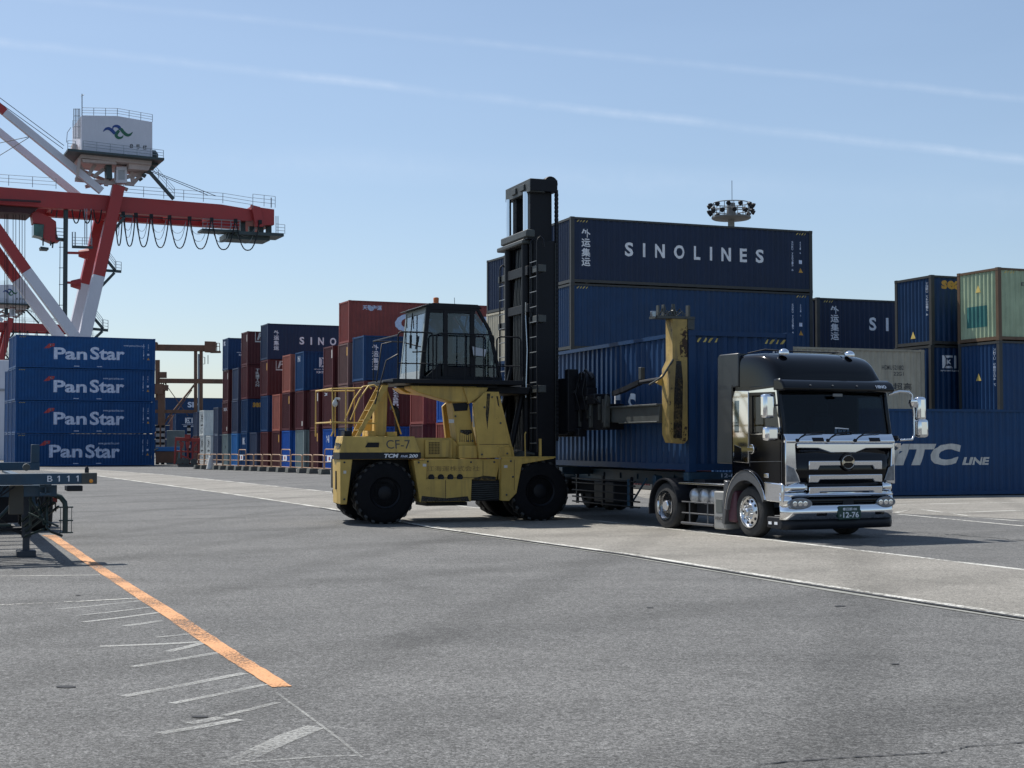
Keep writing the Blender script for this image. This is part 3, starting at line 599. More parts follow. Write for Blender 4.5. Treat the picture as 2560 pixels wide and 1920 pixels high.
# ------------------------------------------------------------------ guard rails on concrete feet
def make_rail(tall=False):
    t = thing('guard_rail', 'x', 'guard rail', group='guard rails on concrete feet in front of the stacks')
    h = 1.42 if tall else 1.1; m = MB(); L_ = 1.9
    m.tube([(.05, 0, .3), (.05, 0, h - .12), (.09, 0, h - .03), (.2, 0, h), (L_ - .2, 0, h), (L_ - .09, 0, h - .03), (L_ - .05, 0, h - .12), (L_ - .05, 0, .3)], .032, 6)
    for z in ((.34, .7) + ((1.05,) if tall else ())): m.tube([(.05, 0, z), (L_ - .05, 0, z)], .026, 6)
    m.build('rail_frame', M_fence, t, smooth=50)
    MB().prism([(-.28, 0), (.28, 0), (.24, .3), (-.24, .3)], -.30, .22, ax='x').build('concrete_foot', M_cblk, t, bevel=.02)
    if tall: MB().box(.55, -.05, .72, 1.3, -.035, 1.08).build('sign_board', M_white, t); MB().box(.8, -.053, .8, 1.05, -.05, 1.0).build('sign_symbol', M_redm, t)
    return t
r0, r1 = make_rail(), make_rail(True)
feet = [496, 511.7, 527.3, 543, 558.5, 577.5, 597.5, 616.5, 635.5, 657, 680, 703.5, 728, 757, 782, 812, 843]
def Zf(px): return 107.0 + (px - 496) / (843 - 496) * (79.0 - 107.0)
pts = [((px - 1280) / FPX * Zf(px), Zf(px)) for px in feet]
used = {0: 0, 1: 0}
names = ['first from the far left end', 'second from the far left end', 'third from the far left end', 'before the grey-green box', 'before the light blue box', 'before the blue logo box', 'with a sign, before the single slate box', 'right of the leftmost signboard',
         'before the navy topped stack', 'before the two-high orange stack', 'left of the middle signboard', 'with a sign, before the bright blue box', 'before the grey-green box near the forklift', 'before the two-high maroon stack', 'beside the rightmost signboard', 'with a sign, nearest the forklift']
for i in range(16):
    tall = i in (6, 11, 15); src = r1 if tall else r0
    t = src if not used[tall] else copy_tree(src); used[tall] = 1
    a, b = Vector(pts[i]), Vector(pts[i + 1]); d = b - a
    t.location = (a.x, a.y, gz(a.y)); t.rotation_euler = (0, 0, math.atan2(d.y, d.x)); t.scale = (d.length / 1.98, 1, 1)
    t['label'] = f'pale rusty guard rail on a concrete foot, {names[i]}'
tc_ = thing('traffic_cone', 'pale dirty cone standing among the far left guard rails', 'traffic cone', ((527 - 1280) / FPX * 104, 104, gz(104)))
MB().lathe((0, 0, 0), [(.05, .3), (.3, .24), (.9, .12), (1.0, .04)], 'z', 14).build('cone_body', M_creamtxt, tc_, smooth=40); MB().box(-.38, -.38, 0, .38, .38, .05).build('cone_base', M_txtblk, tc_)
# ------------------------------------------------------------------ floodlight mast
M_steelgrey = mat('weathered_mast_steel', (.16, .16, .155), .6, var=.2)
fl = thing('floodlight_mast', 'tall grey mast with a ring of dark floodlights above the tall navy stack', 'floodlight mast', ((1831 - 1280) / FPX * 150, 150, 0))
TOP = EYE + (1108 - 541) / FPX * 150
MB().lathe((0, 0, 0), [(0, .55), (TOP, .34)], 'z', 20).build('pole', M_conc, fl, smooth=40)
m = MB(); m.lathe((0, 0, TOP - .3), [(0, .35), (.1, 1.9), (.2, 2.05), (.35, 2.05), (.3, .4)], 'z', 32); m.build('lamp_platform', M_steelgrey, fl, smooth=40)
m = MB()
for z, r in ((TOP + 1.5, 1.85), (TOP + .75, 2.0)): m.tube([(r * math.cos(q), r * math.sin(q), z) for q in [i * math.pi / 18 for i in range(37)]], .05, 6)
for i in range(12):
    q = i * math.pi / 6; m.tube([(1.95 * math.cos(q), 1.95 * math.sin(q), TOP), (1.85 * math.cos(q), 1.85 * math.sin(q), TOP + 1.5)], .04, 5)
    if i % 3 == 0: m.tube([(.4 * math.cos(q), .4 * math.sin(q), TOP + .9), (1.95 * math.cos(q), 1.95 * math.sin(q), TOP + .75)], .05, 5)
m.lathe((0, 0, TOP), [(0, .5), (1.5, .42)], 'z', 16); m.build('ring_frame', M_steelgrey, fl, smooth=40)
MB().tube([(.1, 0, TOP + 1.4), (.1, 0, TOP + 3.9)], .03, 5).build('lightning_rod', M_dark, fl)
lampm = None
for row, z, r in ((0, TOP + .55, 2.3), (1, TOP + 1.2, 2.3)):
    for i in range(12):
        q = (i + .5 * row) * math.pi / 6
        if lampm is None:
            lampm = MB().lathe((0, 0, 0), [(-.22, .1), (-.16, .17), (0, .23), (.16, .25), (.18, .21)], 'x', 14).build('floodlight', M_dark, fl, smooth=40); o = lampm
        else: o = lampm.copy(); COL.objects.link(o); o.parent = fl
        o.location = (r * math.cos(q), r * math.sin(q), z); o.rotation_euler = (0, R(28), q)
# ------------------------------------------------------------------ rusty gantry, bin and red machine beyond the yard
GO = ((440 - 1280) / FPX * 175, 175.0); GA = 8
g = thing('gantry_crane', 'rusty brown gantry with slim legs between the left blue stack and the yard', 'gantry crane', (GO[0], GO[1], gz(175)), GA)
def gp(px, py, t=0):
    a, z = on_plane(px, py, GO, GA, t); return (a, t, z - gz(175))
m = MB(); m.beam(gp(330, 868), gp(525, 871), .8, .75); m.beam(gp(512, 867), gp(540, 868), 1.3, 1.3); m.beam(gp(378, 866), gp(394, 866), 1.3, 1.0); m.build('top_beam', M_brown, g, bevel=.05)
MB().beam(gp(489, 875), gp(489, 1150), .38, .38, up=(0, 1, 0)).build('leg', M_brown, g); MB().beam(gp(503, 875), gp(503, 1150), .38, .38, up=(0, 1, 0)).build('leg', M_brown, g)
MB().beam(gp(496.5, 885), gp(496.5, 1150), .2, .2, up=(0, 1, 0)).build('ladder_pipe', M_crail, g)
m = MB(); m.beam(gp(395, 952), gp(600, 954), .5, .55); m.beam(gp(335, 1028), gp(487, 1029), .3, .4); m.build('tie_beam', M_brown, g)
m = MB(); m.tube([gp(380, 1095), gp(486, 962)], .12, 6); m.tube([gp(560, 1000), gp(600, 900)], .06, 6); m.tube([gp(420, 1060), gp(480, 975)], .05, 5); m.tube([gp(410, 955), gp(470, 1040)], .05, 5); m.build('brace', M_brown, g)
m = MB(); m.beam(gp(394, 900), gp(394, 1000), .5, .5, up=(0, 1, 0)); m.beam(gp(406, 930), gp(406, 945), 1.0, .5, up=(0, 1, 0)); m.beam(gp(404, 966), gp(404, 1150), .8, .8, up=(0, 1, 0)); m.beam(gp(396, 960), gp(396, 985), 1.2, 1.2, up=(0, 1, 0)); m.beam(gp(392, 968), gp(420, 970), 1.1, .7)
for px in (391, 397, 403, 409, 415): m.tube([gp(px, 948), gp(px, 965)], .07, 5)
m.build('machinery_tower', M_brown, g)
m = MB(); m.beam(gp(526, 880), gp(552, 880), .5, .25)
for px in (528, 535, 542, 549): m.tube([gp(px, 880), gp(px, 858)], .05, 5)
for py in (858, 866): m.tube([gp(528, py), gp(549, py)], .04, 5)
m.build('end_walkway', M_brown, g)
m = MB(); m.beam(gp(520, 888), gp(520, 910), .08, .08, up=(0, 1, 0)); m.tube([gp(508, 893), gp(512, 893), gp(512, 910), gp(508, 910)], .05, 5); m.build('lamp_bracket', M_dark, g)
side_t = fit_text('TCM-200', 0, 0, 6, .9); a0, z0 = on_plane(522, 958, GO, GA); 
bo = ((388 - 1280) / FPX * 132, 132.0)
b = thing('steel_bin', 'brown rusty bin with a pale blue lid at the corner of the left blue stack', 'bin', (bo[0], bo[1], gz(132)), 12)
MB().prism([(.15, .25), (1.85 + 0.1, .25), (2.1, 1.3), (0, 1.3)], 0, 1.6).build('bin_body', M_brown, b, bevel=.03); MB().box(.1, -.05, 1.32, 2.2, 1.65, 1.72).build('lid', cpaint('lightblue'), b, bevel=.03)
MB().tube([(-.1, -.1, .2), (-.3, -.1, .8), (-.1, -.1, 1.4), (.3, -.1, 1.6)], .07, 6).build('hose', M_conc, b)
b2 = thing('switch_cabinet', 'grey cabinet between black and white banded posts above the brown bin', 'cabinet', ((404 - 1280) / FPX * 140, 140, gz(140)), 12)
MB().box(.5, 0, 0, 2.2, 1.2, 3.3).build('cabinet_box', cpaint('greygreen'), b2, bevel=.03)
for x in (-.35, .15, 2.6):
    p = MB().box(x - .16, -.2, 0, x + .16, .1, 3.8).build('banded_post', M_dark, b2)
    m = MB()
    for k in range(4): m.box(x - .17, -.22, 1.6 + k * .55, x + .17, .12, 1.9 + k * .55)
    m.build('white_bands', M_creamtxt, p)
RO = ((438 - 1280) / FPX * 122, 122.0)
r = thing('red_spreader_frame', 'red lifting frame resting on the ground behind the far guard rails', 'spreader', (RO[0], RO[1], gz(122)), 10)
def rp(px, py, t=0): a, z = on_plane(px, py, RO, 10, t); return (a, t, z - gz(122))
m = MB()
for t_ in (0, 1.6): m.beam(rp(438, 1097, t_), rp(500, 1101, t_), .2, .30); m.beam(rp(441, 1128, t_), rp(498, 1130, t_), .12, .14); m.beam(rp(443, 1160, t_), rp(500, 1160, t_), .16, .2)
for px in (440, 452, 470, 482, 498): m.beam(rp(px, 1096), rp(px + random.uniform(-4, 4), 1160), .15, .16, up=(0, 1, 0)); m.beam(rp(px, 1096), rp(px, 1096, 1.6), .12)
m.build('beam_frame', M_redm, r, bevel=.02)
m = MB(); m.prism([rp(447, 1104)[::2], rp(460, 1106)[::2], rp(458, 1122)[::2]], -.3, -.1); m.prism([rp(464, 1104)[::2], rp(476, 1104)[::2], rp(466, 1122)[::2]], -.3, -.1); m.beam(rp(462, 1092), rp(476, 1092), .5, .4); m.beam(rp(468, 1124, -.2), rp(474, 1108, -.2), .12)
m.beam(rp(455, 1140, -.2), rp(480, 1150, -.2), .15); m.beam(rp(478, 1125, -.2), rp(494, 1106, -.2), .12); m.build('guide_flipper', M_redm, r)
m = MB()
for px in (450, 466, 485): m.lathe((rp(px, 1154)[0], -.4, rp(px, 1154)[2]), [(-.1, .05), (-.1, .28), (.2, .28), (.2, .05)], 'y', 14)
m.box(rp(446, 1160)[0], -.5, 0, rp(497, 1160)[0], -.1, .25); m.build('hydraulic_unit', M_grease, r)
# ================================================================== wheels
def wheel(name, parent, x, y, z, R_, W_, rimR, style, mt=None, flip=1):
    """axis along y; outer face at y (towards the camera, -y) when flip=1"""
    t = MB(); w = W_
    t.lathe((x, y, z), [(.05, rimR * .98), (.0, rimR * 1.06), (-.0, R_ * .80), (.02, R_ * .93), (.055, R_ * .985), (.08, R_), (w - .08, R_), (w - .055, R_ * .985), (w - .02, R_ * .93), (w, R_ * .80), (w, rimR * 1.06), (w - .05, rimR * .98)], 'y', 44, flip)
    o = t.build('wheel', mt or M_rub, parent, smooth=34)
    if style in ('dozer',):   # deep lugs
        l = MB()
        for i in range(22):
            q = i * 2 * math.pi / 22
            for s_, yy in ((1, .0), (-1, .5)):
                q2 = q + (yy and math.pi / 22); c, s = math.cos(q2), math.sin(q2); c2, s2 = math.cos(q2 + .16), math.sin(q2 + .16)
                y0, y1 = (y + flip * .015, y + flip * w * .47) if not yy else (y + flip * w * .53, y + flip * (w - .015))
                a = Vector((x + c * R_ * .978, y0 if not yy else y1, z + s * R_ * .978)); b = Vector((x + c2 * R_ * .985, y1 if not yy else y0, z + s2 * R_ * .985)); l.beam(a, b, .075, .045, up=(c, 0, s))
        l.build('tread', M_rubdust, o)
    r = MB()
    if style == 'front':
        r.lathe((x, y, z), [(.06, rimR * 1.0), (-.012, rimR), (-.012, rimR * .93), (.015, rimR * .9), (.035, rimR * .82), (.005, rimR * .55), (-.01, rimR * .5), (-.01, .001)], 'y', 40, flip)
        r.build('rim', M_alu, o, smooth=30); h = MB()
        for i in range(10): q = i * math.pi / 5; h.lathe((x + rimR * .70 * math.cos(q), y + flip * .017, z + rimR * .70 * math.sin(q)), [(.01, .001), (0, .028), (-.006, .028)], 'y', 14, flip)
        h.build('vent_holes', M_dark, o)
    elif style == 'rear':
        r.lathe((x, y, z), [(.05, rimR * 1.0), (-.01, rimR), (-.01, rimR * .93), (.12, rimR * .86), (.155, rimR * .80), (.16, rimR * .45), (.10, rimR * .40), (.02, rimR * .36), (.0, rimR * .3), (0, .001)], 'y', 40, flip)
        r.build('rim', M_chrome, o, smooth=30)
    else:
        r.lathe((x, y, z), [(.05, rimR), (.0, rimR), (.02, rimR * .92), (.14, rimR * .85), (.16, rimR * .5), (.05, rimR * .45), (.03, rimR * .3), (.03, .001)], 'y', 32, flip); r.build('rim', M_blk, o, smooth=30)
    n = MB(); k = 10 if style != 'dozer' else 14; off_ = {'front': -.02, 'rear': .12, 'dozer': .11}.get(style, .1); rr = rimR * (.44 if style == 'front' else .62)
    for i in range(k): q = (i + .5) * 2 * math.pi / k; n.lathe((x + rr * math.cos(q), y + flip * off_, z + rr * math.sin(q)), [(.04, .022), (-.02, .022), (-.04, .014)], 'y', 8, flip)
    n.lathe((x, y + flip * off_, z), [(.05, rimR * .26), (-.05, rimR * .24), (-.07, rimR * .15), (-.07, .001)], 'y', 20, flip)
    n.build('wheel_nuts', M_alu if style == 'front' else M_grease, o, smooth=35)
    return o
# ================================================================== tractor unit
TO = (4.4757, 26.9486); TA = -64.5
TR = thing('tractor_truck', 'glossy black tractor truck with chrome bumper and grille bars coupled to the trailer', 'truck', (TO[0], TO[1], 0), TA)
Y0, Y1, YC = -.12, 2.36, 1.12      # near (driver) side, far side
def tside(px, py, t=0): return on_plane(px, py, TO, TA, t)
for y, fl_ in ((Y0 + .06, 1), (Y1 - .06, -1)):
    wheel('wheel', TR, 0, y, .47, .475, .28, .30, 'front', M_rubdust, fl_)
for y, fl_ in ((Y0 + .08, 1), (Y1 - .08, -1)):
    wheel('wheel', TR, -3.02, y, .47, .475, .26, .295, 'rear', M_rubdust, fl_); wheel('wheel', TR, -3.02, y + fl_ * .32, .47, .475, .26, .28, 'rear', M_rub, fl_)
# frame
m = MB()
for y in (YC - .42, YC + .38): m.box(-3.9, y, .62, .9, y + .07, .9)
for x in (-3.8, -2.2, -1.2, .3): m.box(x, YC - .4, .66, x + .1, YC + .4, .86)
m.box(-3.12, Y0 + .5, .42, -2.92, Y1 - .5, .60); m.box(-.08, Y0 + .3, .40, .08, Y1 - .3, .54); m.build('chassis_frame', M_dark, TR)
m = MB().lathe((-2.75, YC, .92), [(0, .48), (.08, .48), (.1, .44)], 'z', 28); m.build('fifth_wheel', M_grease, TR)
# rear mudguard arcs over the drive wheels
def arc(cx, cz, r0, r1, a0, a1, n=14):
    P = [(cx + r1 * math.cos(R(a0 + (a1 - a0) * i / n)), cz + r1 * math.sin(R(a0 + (a1 - a0) * i / n))) for i in range(n + 1)]
    return P + [(cx + r0 * math.cos(R(a1 + (a0 - a1) * i / n)), cz + r0 * math.sin(R(a1 + (a0 - a1) * i / n))) for i in range(n + 1)]
for a, b in ((Y0 + .04, Y0 + .72), (Y1 - .72, Y1 - .04)):
    m = MB(); P = arc(-3.02, .47, .535, .565, 8, 178, 18); k = 19
    for i in range(18):
        q = [P[i], P[i + 1], P[2 * k - 2 - i], P[2 * k - 1 - i]]; m.prism(q, a, b)
    m.box(-3.60, a, .28, -3.57, b, .5); m.build('mudguard', M_dark, TR, smooth=40)
# battery box catwalk, tanks, step, reservoirs
m = MB(); m.box(-2.4, Y0 + .02, .93, -.62, Y0 + .5, .965); m.build('catwalk', M_alu, TR, bevel=.006)
for i, x in enumerate((-2.02, -1.66, -1.32)):
    MB().lathe((x, Y0 + .08, .70), [(0, .02), (.015, .09), (.05, .14), (.10, .155), (.66, .155), (.7, .1)], 'y', 24).build('air_tank', M_tank, TR, smooth=40)
m = MB()
for z in (.58, .36): m.tube([(-2.28, Y0 + .03, z), (-1.12, Y0 + .03, z)], .014, 6)
for x in (-2.0, -1.35): m.tube([(x, Y0 + .03, .60), (x, Y0 + .03, .16)], .014, 6)
m.tube([(-2.28, Y0 + .02, .16), (-1.12, Y0 + .02, .16)], .026, 8); m.build('side_guard', M_silver, TR)
m = MB().box(-1.08, Y0 - .01, .04 + .06, -.70, Y0 + .35, .83); p = m.build('fuel_filter_box', mat('grey_plastic_panel', (.27, .27, .26), .5), TR, bevel=.03)
MB().box(-1.0, Y0 - .018, .42, -.78, Y0, .68).build('recess_panel', mat('grey_mesh', (.10, .11, .105), .6), p, bevel=.01)
V, F = fit_text('HINO', -1.02, .28, -.76, .345, bold=.03); paint_on('lettering', V, F, lambda a, b: (a, Y0 - .022, b), M_txtblk, p)
MB().box(-.68, Y0 + .04, .25, -.42, Y0 + .5, .86).build('urea_tank', mat('plum_plastic', (.085, .030, .045), .45), TR, bevel=.05)
MB().box(-2.35, Y0 + .42, .30, -1.1, Y0 + .75, .9).build('battery_box', M_dark, TR, bevel=.02)
m = MB().lathe((-.30 - .25, Y1 - .75, .7), [(0, .3), (1.2, .3)], 'x', 20, -1); m.build('fuel_tank', M_alu, TR, smooth=40)
MB().box(-.46, Y0 + .45, .93, -.30, Y0 + .75, 1.35).build('intake_duct', M_silver, TR, bevel=.03)
# ---- cab shell
cabz0, cabz1 = 1.02, 2.80
def sidepanel(y, th, parent, far=False):
    s_ = 1 if not far else -1
    # lower door / body side below the window line, with the wheel arch cut out
    P = [(-.42, 1.30)] + [(.60 * math.cos(R(a)) - .0, .47 + .78 * math.sin(R(a)) * 1.0) for a in range(132, 27, -8)] + [(.62, .70), (1.12, .70), (1.17, 1.30), (1.15, 1.92), (-.42, 1.92)]
    MB().prism(P, y, y + s_ * th).build('door_panel', M_cab, parent, bevel=.012)
    MB().prism([(-.42, 1.92), (.12, 1.92), (.12, 2.74), (-.42, 2.74)], y, y + s_ * th).build('rear_quarter_panel', M_cab, parent, bevel=.012)
    MB().prism([(.12, 2.62), (.985, 2.62), (.965, 2.80), (.12, 2.80)], y, y + s_ * th).build('roof_side', M_cab, parent, bevel=.012)
    MB().prism([(.12, 1.92), (.20, 1.92), (.20, 2.62), (.12, 2.62)], y, y + s_ * th).build('door_pillar', M_cab, parent)
    MB().prism([(1.06, 1.92), (1.15, 1.92), (1.00, 2.80), (.91, 2.62)], y, y + s_ * (th + .03)).build('windscreen_pillar', M_cab, parent, bevel=.015)
    MB().prism([(.19, 1.90), (1.08, 1.90), (.93, 2.64), (.19, 2.64)], y + s_ * .02, y + s_ * .03).build('side_window', M_glass, parent)
sidepanel(Y0, .05, TR); sidepanel(Y1, .05, TR, True)
m = MB(); m.prism([(-.46, 1.05), (-.42, 1.05), (-.42, 2.85), (-.46, 2.85)], Y0, Y1); m.build('cab_rear_wall', M_cab, TR)
m = MB(); m.box(-.42, Y0 + .05, 1.0, 1.0, Y1 - .05, 1.12); m.build('cab_floor', M_dark, TR)
# front face below the windscreen
MB().prism([(1.02, .98), (1.17, .98), (1.205, 1.3), (1.165, 1.72), (1.15, 1.80), (1.02, 1.80)], Y0, Y1).build('front_panel', M_cab, TR, bevel=.03)
# windscreen, slightly raked, dark interior behind
ws = MB()
NW = 10
for i in range(NW):
    def pt(j, z):
        u = j / NW; y = Y0 + .04 + (Y1 - Y0 - .08) * u; bow = .05 * (1 - (2 * u - 1) ** 2); x = 1.13 - (z - 1.86) * .17 + bow; return (x, y, z)
    a, b, c, d = pt(i, 1.90), pt(i + 1, 1.90), pt(i + 1, 2.70), pt(i, 2.70); ws.add([a, b, c, d], [(0, 1, 2, 3)])
ws.build('windscreen', M_ws, TR, smooth=60)
m = MB(); m.box(.86, Y0 + .06, 1.70, 1.10, Y1 - .06, 1.86); m.build('dashboard', M_seat, TR, bevel=.04)
for y in (.35, 1.5):
    st = MB(); st.box(-.15, y, 1.45, .4, y + .5, 1.6); st.box(-.25, y, 1.6, -.08, y + .5, 2.3); st.box(-.22, y + .12, 2.32, -.1, y + .38, 2.52); st.build('seat', M_seat, TR, bevel=.05)
MB().tube([(.66 + .05 * math.cos(q), .6 + .22 * math.cos(q), 1.93 + .2 * math.sin(q)) for q in [i * math.pi / 10 for i in range(21)]], .018, 6).build('steering_wheel', M_seat, TR)
MB().box(-.40, Y0 + .3, 1.9, -.36, Y1 - .3, 2.68).build('sleeper_curtain', mat('curtain', (.03, .045, .055), .8), TR)
pl = MB().prism([(0, 0), (.36, 0), (.33, .13), (.02, .15)], 1.150, 1.153, ax='x').build('dash_placard', M_white, TR, loc=(-.0, 1.02, 1.89))
V, F = fit_text('123', .06, .02, .30, .12, bold=.03); paint_on('placard_number', V, F, lambda a, b: (1.1555, a + .0, b), M_txtblk, pl)
# visor and roof fairing
MB().prism([(.88, 2.70), (1.20, 2.69), (1.24, 2.74), (1.16, 2.86), (1.04, 2.92), (.88, 2.92)], Y0 - .02, Y1 + .02).build('sun_visor', M_cab, TR, bevel=.045)
V, F = fit_text('HINO', 1.93, 2.765, 2.17, 2.825, bold=.04); paint_on('lettering', V, F, lambda a, b: (1.262 - (b - 2.74) * .62, a, b), M_white, TR)
rf = MB()
prof = [(-.225, 0, 3.45), (-.222, 0, 3.45), (-.20, 0, 3.45), (.20, .0, 3.45), (.56, .06, 3.40), (.80, .14, 3.24), (.93, .22, 3.02), (.97, .24, 2.90)]
ring = []
for x, ins, z in prof:
    ins *= .6; ring.append([(x, Y0 + .02, 2.80), (x, Y0 + .02 + ins * .3, 2.80 + (z - 2.80) * .55), (x, Y0 + .03 + ins, z - .08), (x, Y0 + .12 + ins, z - .005), (x, YC, z + .02), (x, Y1 - .12 - ins, z - .005), (x, Y1 - .03 - ins, z - .08), (x, Y1 - .02 - ins * .3, 2.80 + (z - 2.80) * .55), (x, Y1 - .02, 2.80)])
V = [p for r_ in ring for p in r_]; F = []
for i in range(len(ring) - 1):
    for j in range(8): A = i * 9 + j; F.append((A, A + 1, A + 10, A + 9))
F.append(tuple(range(9))); F.append(tuple(range(len(ring) * 9 - 1, len(ring) * 9 - 10, -1)))
rf.add(V, F); o = rf.build('roof_fairing', M_cab, TR, smooth=60); sb = o.modifiers.new('s', 'SUBSURF'); sb.levels = 2; sb.render_levels = 2
MB().box(-.42, Y0 + .03, 2.72, .98, Y1 - .03, 2.83).build('cab_roof', M_cab, TR, bevel=.02)
for y in (Y0 + .42, Y1 - .55):
    MB().lathe((.62, y, 3.43), [(-.05, .09), (-.01, .10), (.025, .085), (.055, .05), (.065, .01)], 'z', 20).build('roof_lamp', M_chrome, TR, smooth=50)
m = MB(); m.tube([(-.35, Y0 + .3, 3.46), (.2, Y0 + .3, 3.50), (.55, Y0 + .55, 3.45)], .012, 6); m.tube([(-.35, Y1 - .4, 3.46), (.1, Y1 - .4, 3.50), (.5, Y1 - .6, 3.46)], .012, 6); m.tube([(.1, Y0 + .3, 3.49), (.1, Y1 - .4, 3.49)], .012, 6); m.build('roof_rails', M_dark, TR)
# side fairing behind the cab
MB().prism([(-.98, 1.36), (-.45, 1.36), (-.45, 2.80), (-.235, 2.82), (-.235, 3.45), (-.88, 3.45), (-.94, 3.40), (-.95, 2.4)], Y0 + .0, Y0 + .06).build('side_fairing', M_cabgrey, TR, bevel=.02)
MB().prism([(-.98, 1.36), (-.45, 1.36), (-.45, 2.80), (-.235, 2.82), (-.235, 3.45), (-.88, 3.45), (-.94, 3.40)], Y1 - .06, Y1).build('side_fairing', M_cabgrey, TR, bevel=.02)
MB().prism([(-.90, 3.39), (-.24, 3.41), (-.24, 3.44), (-.90, 3.42)], Y0 + .06, Y1 - .06).build('fairing_top', M_cabgrey, TR)
# chrome trims on the driver side
MB().prism([(-.41, 1.40), (.085, 1.38), (.10, 2.72), (-.33, 2.74), (-.41, 2.6)], Y0 - .014, Y0 + .002).build('chrome_pillar_trim', M_chrome, TR, bevel=.006)
MB().prism([(-.35, 1.95), (-.22, 1.95), (-.20, 2.55), (-.34, 2.55)], Y0 - .02, Y0 - .012).build('quarter_window', M_glass, TR)
MB().prism([(-.37, 1.44), (-.12, 1.43), (-.14, 1.66), (-.36, 1.72)], Y0 - .02, Y0 - .012).build('dark_trim', M_cab, TR)
MB().prism([(.10, 2.72), (.95, 2.76), (.98, 2.70), (1.09, 1.95), (1.06, 1.95), (.94, 2.68), (.12, 2.69)], Y0 - .012, Y0 + .002).build('window_surround', M_chrome, TR)
h = MB().box(.08, Y0 - .045, 1.60, .30, Y0 - .03, 1.68); h.lathe((.19, Y0, 1.64), [(-.02, .09), (0, .09)], 'y', 16); h.build('door_handle', M_chrome, TR, bevel=.008)
MB().box(.58, Y0 - .02, 1.12, .72, Y0, 1.20).build('side_marker_lamp', M_chrome, TR, bevel=.01)
# front wheel arch: silver flare with chrome edge
m = MB()
A0, A1 = 22, 176
for i in range(18):
    a, b = R(A0 + (A1 - A0) * i / 18), R(A0 + (A1 - A0) * (i + 1) / 18); e = lambda q, r: (r[0] * math.cos(q), .44 + r[1] * math.sin(q))
    m.prism([e(a, (.60, .62)), e(a, (.66, .80)), e(b, (.66, .80)), e(b, (.60, .62))], Y0 - .035, Y0 + .30)
m.build('wheel_arch_flare', M_silver, TR, smooth=40)
m = MB(); m.tube([(.67 * math.cos(R(a)), Y0 - .03, .44 + .81 * math.sin(R(a))) for a in range(20, 178, 6)], .016, 6); m.build('arch_chrome_edge', M_chrome, TR, smooth=60)
MB().prism([(-.78, .22), (-.70, .20), (-.60, .70), (-.58, 1.02), (-.70, 1.05), (-.73, .7)], Y0 - .03, Y0 + .25).build('rear_splash_guard', M_silver, TR, bevel=.01)
MB().prism([(.62, .70), (1.16, .68), (1.16, 1.02), (.60, 1.05)], Y0 - .03, Y0 + .04).build('chrome_step_panel', M_chrome, TR, bevel=.02)
MB().prism([(.64, .22), (1.10, .20), (1.10, .42), (.64, .42)], Y0 + .0, Y0 + .3).build('lower_step', M_dark, TR, bevel=.02)
for x in (.70, .88): MB().box(x, Y0 - .008, .28, x + .09, Y0 + .004, .33).build('reflector', M_white, TR)
# bumper
def bow(y): u = (y - Y0) / (Y1 - Y0) * 2 - 1; return 1.235 - .05 * u * u - (.10 * max(0, (abs(u) - .86) / .14) ** 2)
def front_shell(z0, z1, ya, yb, dx, th, name, mt, parent=TR, n=18, lean=0):
    V, F = [], []
    for i in range(n + 1):
        y = ya + (yb - ya) * i / n
        for z, o_ in ((z0, 0), ((z0 + z1) / 2, .018), (z1, lean)): V.append((bow(y) + dx + o_, y, z))
    for i in range(n):
        for j in range(2): A = i * 3 + j; F.append((A, A + 1, A + 4, A + 3))
    mm = MB(); mm.add(V, F); o = mm.build(name, mt, parent, smooth=50); sd_ = o.modifiers.new('s', 'SOLIDIFY'); sd_.thickness = th; sd_.offset = 0; return o
front_shell(.38, .64, Y0 - .03, Y1 + .03, .03, .04, 'bumper', M_chrome)
front_shell(.78, .85, Y0 - .03, Y1 + .03, .03, .04, 'bumper_top_rail', M_chrome)
front_shell(.64, .78, Y0 + .0, Y1 - .0, -.01, .04, 'bumper_recess', M_cab)
front_shell(.20, .385, Y0 + .0, Y1 - .0, -.01, .04, 'air_dam', M_dark)
for y0_, y1_ in ((Y0 - .03, Y0 + .12), (Y1 - .12, Y1 + .03)): front_shell(.62, .80, y0_, y1_, .028, .04, 'bumper_corner', M_chrome, n=4)
for ya, yb in ((Y0 - .02, Y0 + .45), (Y1 - .30, Y1 + .02)): front_shell(.86, 1.03, ya, yb, .005, .03, 'lower_front_trim', M_chrome, n=6)
MB().prism([(Y0, 1.0), (.05, 1.02), (.21, 1.05), (.12, 1.32), (.10, 1.72), (.12, 1.76), (Y0, 1.80)], 1.195, 1.222, ax='x').build('corner_panel', M_chrome, TR, bevel=.012)
MB().prism([(Y1, 1.0), (Y1 - .17, 1.02), (Y1 - .20, 1.05), (Y1 - .09, 1.30), (Y1 - .07, 1.72), (Y1, 1.80)], 1.195, 1.222, ax='x').build('corner_panel', M_chrome, TR, bevel=.012)
MB().prism([(Y0 + .02, 1.06), (.18, 1.06), (.06, 1.30), (Y0 + .02, 1.36)], 1.215, 1.235, ax='x').build('turn_lamp', M_lamp, TR, bevel=.01)
MB().prism([(Y1 - .02, 1.06), (Y1 - .26, 1.06), (Y1 - .16, 1.30), (Y1 - .02, 1.36)], 1.215, 1.235, ax='x').build('turn_lamp', M_lamp, TR, bevel=.01)
